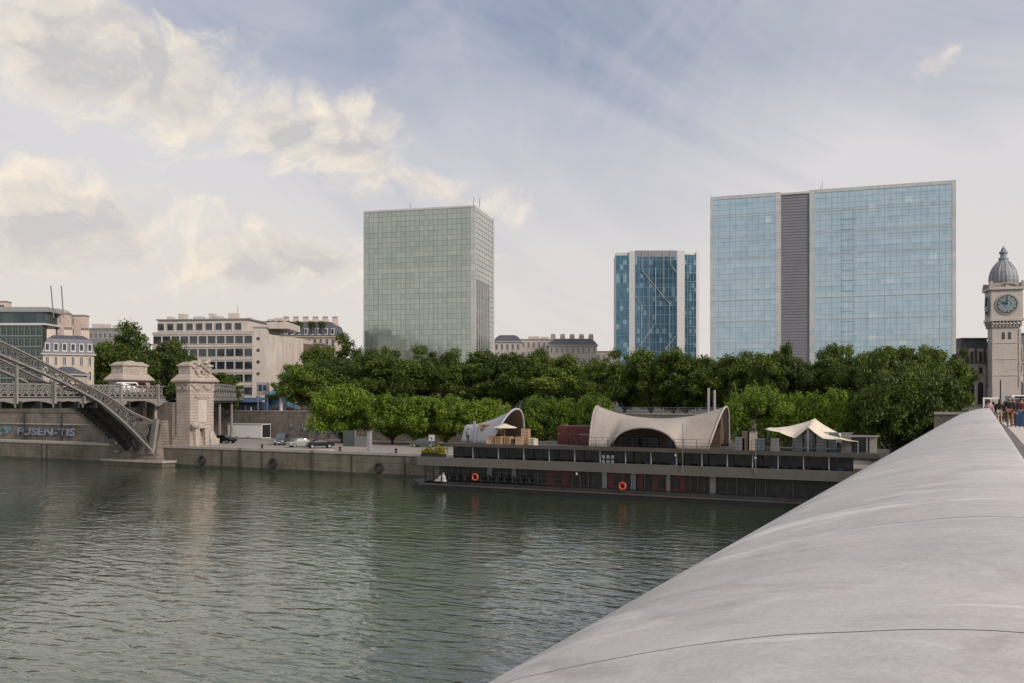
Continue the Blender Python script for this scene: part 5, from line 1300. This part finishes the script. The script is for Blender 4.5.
car(282,117,ZQ,R(-62),'van','car_grey','dark grey van parked right of the white container',GQ)
car(301,113,ZQ,R(60),'car','car_silver','silver grey car parked between the dark van and the black car',GQ)
car(320,112,ZQ,R(50),'car','car_black','black saloon car parked by the plane trees, right of the silver car',GQ)
car(424,122,ZQ,R(15),'car','car_grey','grey car in the shade of the plane trees behind the small white sign',GQ)
for px,u,k,c,lab,rz in ((233,150,'car','car_grey','grey car under the curved lattice girder on the street',0.1),(283,149,'car','car_red','dark red car on the street beside the white street post',.2),(247,165,'van','car_blue','dark blue van on the street behind the railing right of the girder',.0),
   (335,150,'car','car_silver','silver car glimpsed on the street behind the lone tree',0),(300,160,'van','car_white','pale van on the street under the lone green tree',0.1)):
    car(px,u,ZS,rz,k,c,lab,GS)
# cars crossing the viaduct deck behind its railing
for px,c,lab in ((130,'car_white','white vehicle roof crossing the viaduct in front of the kiosk pavilion'),(142,'car_silver','silver vehicle roof behind the viaduct railing by the kiosk'),(151,'car_red','reddish vehicle roof behind the viaduct railing near the pier')):
    u, z_ = atX(px,400,-127.5); t = car(px,u,12.2,R(88),'van',c,lab,'vehicles on the viaduct'); t.location = (-127.5,min(u,106),12.05)
# white container
c0 = onz(249,133.5,ZQ); t = empty('white_container', c0, 0, 'long white steel container standing against the stone retaining wall', 'container')
Wd = (onz(266.5,132,0).x-onz(232,132,0).x)/2
MB().box(-Wd,-1.2,.15,Wd,1.2,2.9).build('body', M['car_white'], t)
o = MB()
for k in range(int(Wd*2/.28)): o.box(-Wd+k*.28,-1.23,.3,-Wd+k*.28+.13,-1.2,2.75)
o.build('corrugation', M['car_white'], t); MB().box(-Wd-.05,-1.28,2.78,Wd+.05,1.25,2.95).box(-Wd-.05,-1.28,.1,Wd+.05,1.25,.25).build('frame', M['facade_white'], t)
for x in (-Wd*.6,Wd*.1): MB().box(x,-1.25,.25,x+.9,-1.22,.36).build('forklift_pocket', M['dark_metal'], t)
MB().box(Wd,-1.1,.3,Wd+.04,1.1,2.8).build('end_door', M['dark_metal'], t)
# grey green hoarding, post
t = empty('hoarding', onz(355,118,ZQ), 0, 'grey green site hoarding under the first plane tree', 'hoarding')
x0, x1 = onz(343,118,0).x-t.location.x, onz(366,118,0).x-t.location.x
M['hoard'] = mat('hoard', (.07,.09,.085), .7, var=.2)
MB().box(x0,0,0,0,.12,2.6).build('panel', M['hoard'], t); MB().box(.05,0,0,x1,.12,1.7).build('low_panel', M['grey_metal'], t); MB().box(-.08,-.06,0,.08,.2,2.7).build('post', M['grey_metal'], t)
t = empty('mooring_pile', onz(369.5,UQ+1.5,ZQ-.4), 0, 'pale square mooring pile standing at the quay edge', 'pile'); MB().box(-.28,-.28,0,.28,.28,3.3).build('shaft', M['pale_metal'], t, bevel=.03); MB().box(-.34,-.34,3.3,.34,.34,3.45).build('cap', M['grey_metal'], t)
t = empty('quay_slab', onz(325,UQ+.5,ZQ+.02), 0, 'pale concrete slab lying on the coping under the black saloon', 'slab'); MB().box(-1.3,-.4,0,1.3,.4,.14).build('slab', M['wall_white'], t, bevel=.02)
# street furniture on the upper quay
def post(name, px, u, pytop, z, label, r_=.09, catg='lamp post', head=True, group=None, m_='pale_metal'):
    p = atu(px,pytop,u); t = empty(name,(p.x,u,z),0,label,catg,group); h = p.z-z
    MB().tube([(0,0,0),(0,0,h*.5),(0,0,h)],[r_*1.3,r_,r_*.8],8).build('pole', M[m_], t)
    if head: MB().box(-.8,-.12,h-.08,.05,.12,h+.04).build('lamp_head', M['grey_metal'], t)
    return t
post('street_post', 281, 138.5, 397.5, ZS, 'tall white round post at the street edge left of the lone tree', .32, 'post', False, None, 'facade_white')
post('street_post', 251, 138.5, 407, ZS, 'short white post above the white container', .16, 'post', False, None, 'facade_white')
post('street_lamp', 219, 138, 377, ZS, 'thin street lamp by the curved girder', .08)
post('street_lamp', 920, 128, 386, ZS, 'slim pale street lamp among the dark trees at right', .1)
post('mast', 708.5, 112, 388, ZQ, 'left of two grey steel masts behind the saddle roof', .2, 'mast', False, 'pair of steel masts', 'pale_metal')
post('mast', 714.5, 112, 390, ZQ, 'right of two grey steel masts behind the saddle roof', .2, 'mast', False, 'pair of steel masts', 'pale_metal')
t = empty('sign_gantry', onz(263,142,ZS), 0, 'square pale sign panel with blue symbol carried on two white posts', 'sign')
MB().box(-1.5,0,0,-1.3,.2,3.6).box(1.0,0,0,1.2,.2,3.6).build('post', M['facade_white'], t); MB().box(-1.7,-.05,3.6,1.5,.25,6.2).build('panel', M['wall_white'], t); MB().box(-1.2,-.09,4.4,-.2,-.04,5.7).box(.1,-.09,4.5,1.0,-.04,5.6).build('symbol', M['blue'], t)
for px,c,u,lab,w_,hh in ((249,'blue',147,'blue tarpaulin stall under the sign panel, by the office block',3.5,3.0),(276,'light_blue',150,'turquoise awning stall left of the lone tree',3.2,4.6),(318,'light_blue',158,'small turquoise stall behind the lone tree trunk',3,3)):
    t = empty('market_stall', onz(px,u,ZS), 0, lab, 'stall', 'stalls on the upper street')
    MB().box(-w_,0,0,w_,2.5,hh-.9).build('back_cloth', M[c], t); MB().add([(-w_-.2,-1.2,hh-1.0),(w_+.2,-1.2,hh-1.0),(w_+.2,2.6,hh),(-w_-.2,2.6,hh)],[(0,1,2,3)]).build('awning', M[c], t, solid=.06)
    for x in (-w_,w_): MB().bar((x,-1.1,0),(x,-1.1,hh-1.0),.08).build('pole', M['pale_metal'], t)
# white bus at the end of the bridge
pb = at(1022,400,118); t = empty('white_bus', (pb.x,pb.y,8.6), TH-R(24), 'white bus seen end on beyond the pedestrians', 'bus')
MB().box(-1.25,0,.35,1.25,9,3.05).build('body', M['car_white'], t, bevel=.12); MB().box(-1.1,-.04,1.3,1.1,.02,2.55).build('windscreen', M['pane'], t)
MB().box(-.8,-.05,2.65,.8,.02,2.9).build('destination_panel', M['dark_metal'], t)
for s in (-1,1):
    MB().box(s*.95-.15,-.05,.7,s*.95+.15,.02,.9).build('headlight', M['facade_white'], t); MB().box(s*1.27-.02,.8,1.4,s*1.27+.02,8.4,2.5).build('side_window', M['pane'], t); MB().bar((s*1.25,0,2.3),(s*1.5,-.3,1.9),.1).build('mirror', M['dark_metal'], t)
    for y in (2,6.8): MB().tube([(s*1.1,y,.45),(s*1.28,y,.45)],.45,12).build('wheel', M['rubber'], t)
post('street_lamp', 1000.5, 95, 380, 8.8, 'thin dark lamp post in front of the clock tower base', .07, m_='dark_metal', head=False)
t = empty('bridge_railing_gate', at(990,400,90), TH, 'low white barrier at the end of the parapet', 'barrier'); t.location.z = 8.9
for x in (-.6,.1,.8): MB().box(x-.06,0,0,x+.06,.12,2.3).build('post', M['facade_white'], t)
MB().box(-.7,0,2.2,.9,.1,2.35).build('rail', M['facade_white'], t)

# ------------------------------------------------------------------ people
def skin_mesh(name, verts, edges, rad, matl, parent, root=0, sub=1):
    me = bpy.data.meshes.new(name); me.from_pydata(verts, edges, []); o = bpy.data.objects.new(name, me); COL.objects.link(o)
    md = o.modifiers.new('s','SKIN'); md.use_smooth_shade = True
    for i, r_ in enumerate(rad):
        rr = r_ if hasattr(r_,'__len__') else (r_,r_); me.skin_vertices[0].data[i].radius = rr; me.skin_vertices[0].data[i].use_root = (i == root)
    o.modifiers.new('u','SUBSURF').levels = sub
    dg = bpy.context.evaluated_depsgraph_get(); m2 = bpy.data.meshes.new_from_object(o.evaluated_get(dg)); bpy.data.objects.remove(o)
    m2.materials.clear(); m2.materials.append(matl); m2.polygons.foreach_set('use_smooth',[True]*len(m2.polygons))
    o = bpy.data.objects.new(name, m2); COL.objects.link(o); o.parent = parent; return o
def person(px, dep, rz, label, top, bottom, stride=.22, hgt=1.72, legs='long', z=None, pack=None, case=None, skirt=None, hairl=False):
    p = at(px,400,dep); zz = ZD+crest(p.y)+.004 if z is None else z
    t = empty('person', (p.x,p.y,zz), rz, label, 'person', 'people walking on the bridge' if z is None else 'people on the barge roof'); s = hgt/1.72
    J = {'pel':(0,0,.95),'sp':(0,.0,1.18),'ch':(0,0,1.36),'nk':(0,0,1.48),'hd':(0,-.01,1.56),'ht':(0,-.02,1.69),
      'hl':(-.09,0,.9),'kl':(-.1,-stride*.55,.5),'al':(-.1,-stride*.9,.09),'tl':(-.1,-stride*.9-.16,.04),'hr':(.09,0,.9),'kr':(.1,stride*.3,.5),'ar':(.1,stride*1.0,.1),'tr':(.1,stride*1.0-.15,.04),
      'sl':(-.19,0,1.41),'el':(-.24,stride*.35,1.13),'wl':(-.24,stride*.2-.05,.88),'fl':(-.23,stride*.1-.07,.78),'sr':(.19,0,1.41),'er':(.24,-stride*.35,1.13),'wr':(.24,-stride*.5-.05,.88),'fr':(.23,-stride*.5-.08,.78)}
    rd = {'pel':(.15,.11),'sp':(.135,.1),'ch':(.17,.11),'nk':.055,'hd':(.075,.09),'ht':(.065,.08),'hl':.09,'kl':.058,'al':.04,'tl':.035,'hr':.09,'kr':.058,'ar':.04,'tr':.035,'sl':.06,'el':.042,'wl':.03,'fl':.03,'sr':.06,'er':.042,'wr':.03,'fr':.03}
    E = [('pel','sp'),('sp','ch'),('ch','nk'),('nk','hd'),('hd','ht'),('pel','hl'),('hl','kl'),('kl','al'),('al','tl'),('pel','hr'),('hr','kr'),('kr','ar'),('ar','tr'),('ch','sl'),('sl','el'),('el','wl'),('wl','fl'),('ch','sr'),('sr','er'),('er','wr'),('wr','fr')]
    def sub_(nm, keys, grow, m_, over={}):
        ks = list(keys); vs = [tuple(c*s for c in over.get(k,J[k])) for k in ks]; es = [(ks.index(a),ks.index(b)) for a,b in E if a in ks and b in ks]
        rr = [tuple((x+grow)*s for x in (rd[k] if hasattr(rd[k],'__len__') else (rd[k],rd[k]))) for k in ks]
        return skin_mesh(nm, vs, es, rr, M[m_], t)
    sub_('body', list(J), 0, 'skin')
    sub_('jacket', ['pel','sp','ch','sl','el','wl','sr','er','wr'], .022, top)
    if legs == 'long': sub_('trousers', ['pel','hl','kl','al','hr','kr','ar'], .018, bottom)
    elif legs == 'short': 
        sub_('shorts', ['pel','hl','kl','hr','kr'], .024, bottom)
    else:
        MB().lathe([(.16,.98),(.2,.85),(.27,.55),(.265,.52)],12).build('skirt', M[bottom], t)
    for k in ('l','r'):
        a = J['a'+k]; MB().box(a[0]-.05,a[1]-.2,0,a[0]+.05,a[1]+.07,.1).build('shoe', M['dark_metal'], t, bevel=.03)
    o = MB(); o.lathe([(.03,1.52 if not hairl else 1.38),(.1,1.56 if not hairl else 1.45),(.108,1.64),(.085,1.72),(.03,1.755)],10,(0,.025,0)); h_ = o.build('hair', M['hair'], t, smooth=True); 
    if pack: MB().frus(-.17,.13,.17,.34,1.0,1.5,.03).build('backpack', M[pack], t, bevel=.05)
    t.scale = (1,1,1)
    return t
M['cl_black'] = mat('cl_black', (.015,.015,.018), .9, var=.2); M['cl_brown'] = mat('cl_brown', (.19,.1,.06), .9, var=.2); M['cl_cream'] = mat('cl_cream', (.38,.32,.26), .9, var=.1)
M['cl_pink'] = mat('cl_pink', (.42,.25,.28), .9, var=.1); M['cl_blue'] = mat('cl_blue', (.02,.05,.12), .9, var=.2); M['cl_maroon'] = mat('cl_maroon', (.1,.02,.03), .9, var=.2); M['cl_grey'] = mat('cl_grey', (.2,.2,.22), .9, var=.1); M['cl_violet']=mat('cl_violet',(.14,.07,.16),.9,var=.2)
FB = TH-R(26)
person(1009.5,55,FB,'person walking away in black jacket and brown trousers with a black backpack','cl_black','cl_brown',.2,1.78,'long',pack='cl_black')
person(1013.5,58,FB+.1,'person in dark jacket and brown trousers walking beside the backpack wearer','cl_black','cl_brown',.28,1.76,'long')
person(999.5,62,FB+R(180),'person in black top and pale cream shorts, left of the backpack wearer','cl_black','cl_cream',.25,1.68,'short',hairl=True)
person(1021.5,54,FB,'person at the right edge in maroon top pulling a dark blue suitcase','cl_maroon','cl_blue',.2,1.7,'long')
person(989.5,68,FB,'person in pale pink top walking close to the steel parapet','cl_pink','cl_violet',.2,1.66,'long')
person(993.5,76,FB+R(180),'person in grey black clothes behind the pale pink top','cl_black','cl_grey',.2,1.8,'long')
person(1004.5,74,FB,'person in pink jacket half hidden behind the backpack wearer','cl_pink','cl_black',.2,1.66,'long')
person(987.0,84,FB,'person in violet top farthest along the parapet','cl_violet','cl_grey',.2,1.7,'long')
pc = at(1019.5,400,53.5); t = empty('suitcase', (pc.x,pc.y,ZD+crest(pc.y)+.004), FB, 'dark blue wheeled suitcase standing on the bridge pavement', 'suitcase')
MB().box(-.24,-.15,.06,.24,.15,.78).build('shell', M['cl_blue'], t, bevel=.04); MB().bar((-.12,.1,.78),(-.12,.1,1.0),.02).bar((.12,.1,.78),(.12,.1,1.0),.02).bar((-.12,.1,1.0),(.12,.1,1.0),.03).build('handle', M['grey_metal'], t)
for s in (-1,1): MB().tube([(s*.2-.03,.1,.04),(s*.2+.03,.1,.04)],.04,8).build('wheel', M['rubber'], t)
for px,dy,lab,c,b in ((468,96.0,'person in pale top by the corner post at the left end of the barge roof','cl_grey','cl_black'),(839,95.9,'person in white top under the right part of the stretch tent','car_white','cl_black'),(762,97,'person in red top standing left of the stretch tent dip','cl_maroon','cl_black')):
    p = onz(px,dy,0); q_ = person(512,50,0,lab,c,b,.05,1.72,'long',z=ZR); q_.location = (p.x,dy,ZR)

# iron ladders let into the quay face and mooring bollards on its coping
for i, (px, lab) in enumerate(((240,'iron ladder on the quay wall left of the container fender'),(312,'iron ladder on the quay wall below the silver car'))):
    p = onz(px, UQ-.12, 0); t = empty('quay_ladder', p, 0, lab, 'ladder', 'ladders on the quay wall')
    MB().bar((-.22,0,.1),(-.22,0,3.5),.06).bar((.22,0,.1),(.22,0,3.5),.06).build('rail', M['iron_dark'], t)
    for k in range(10): MB().bar((-.22,0,.3+k*.33),(.22,0,.3+k*.33),.04).build('rung', M['iron_dark'], t)
for px, lab in ((262,'black mooring bollard at the quay edge before the container'),(340,'black mooring bollard at the quay edge left of the hoarding'),(396,'black mooring bollard at the quay edge right of the pale pile')):
    p = onz(px, UQ+.6, ZQ+.02); t = empty('mooring_bollard', p, 0, lab, 'bollard', 'bollards along the quay edge')
    MB().lathe([(.28,0),(.28,.06),(.16,.1),(.15,.42),(.24,.5),(.24,.58),(.1,.64)],12).build('post', M['iron_dark'], t, smooth=False)
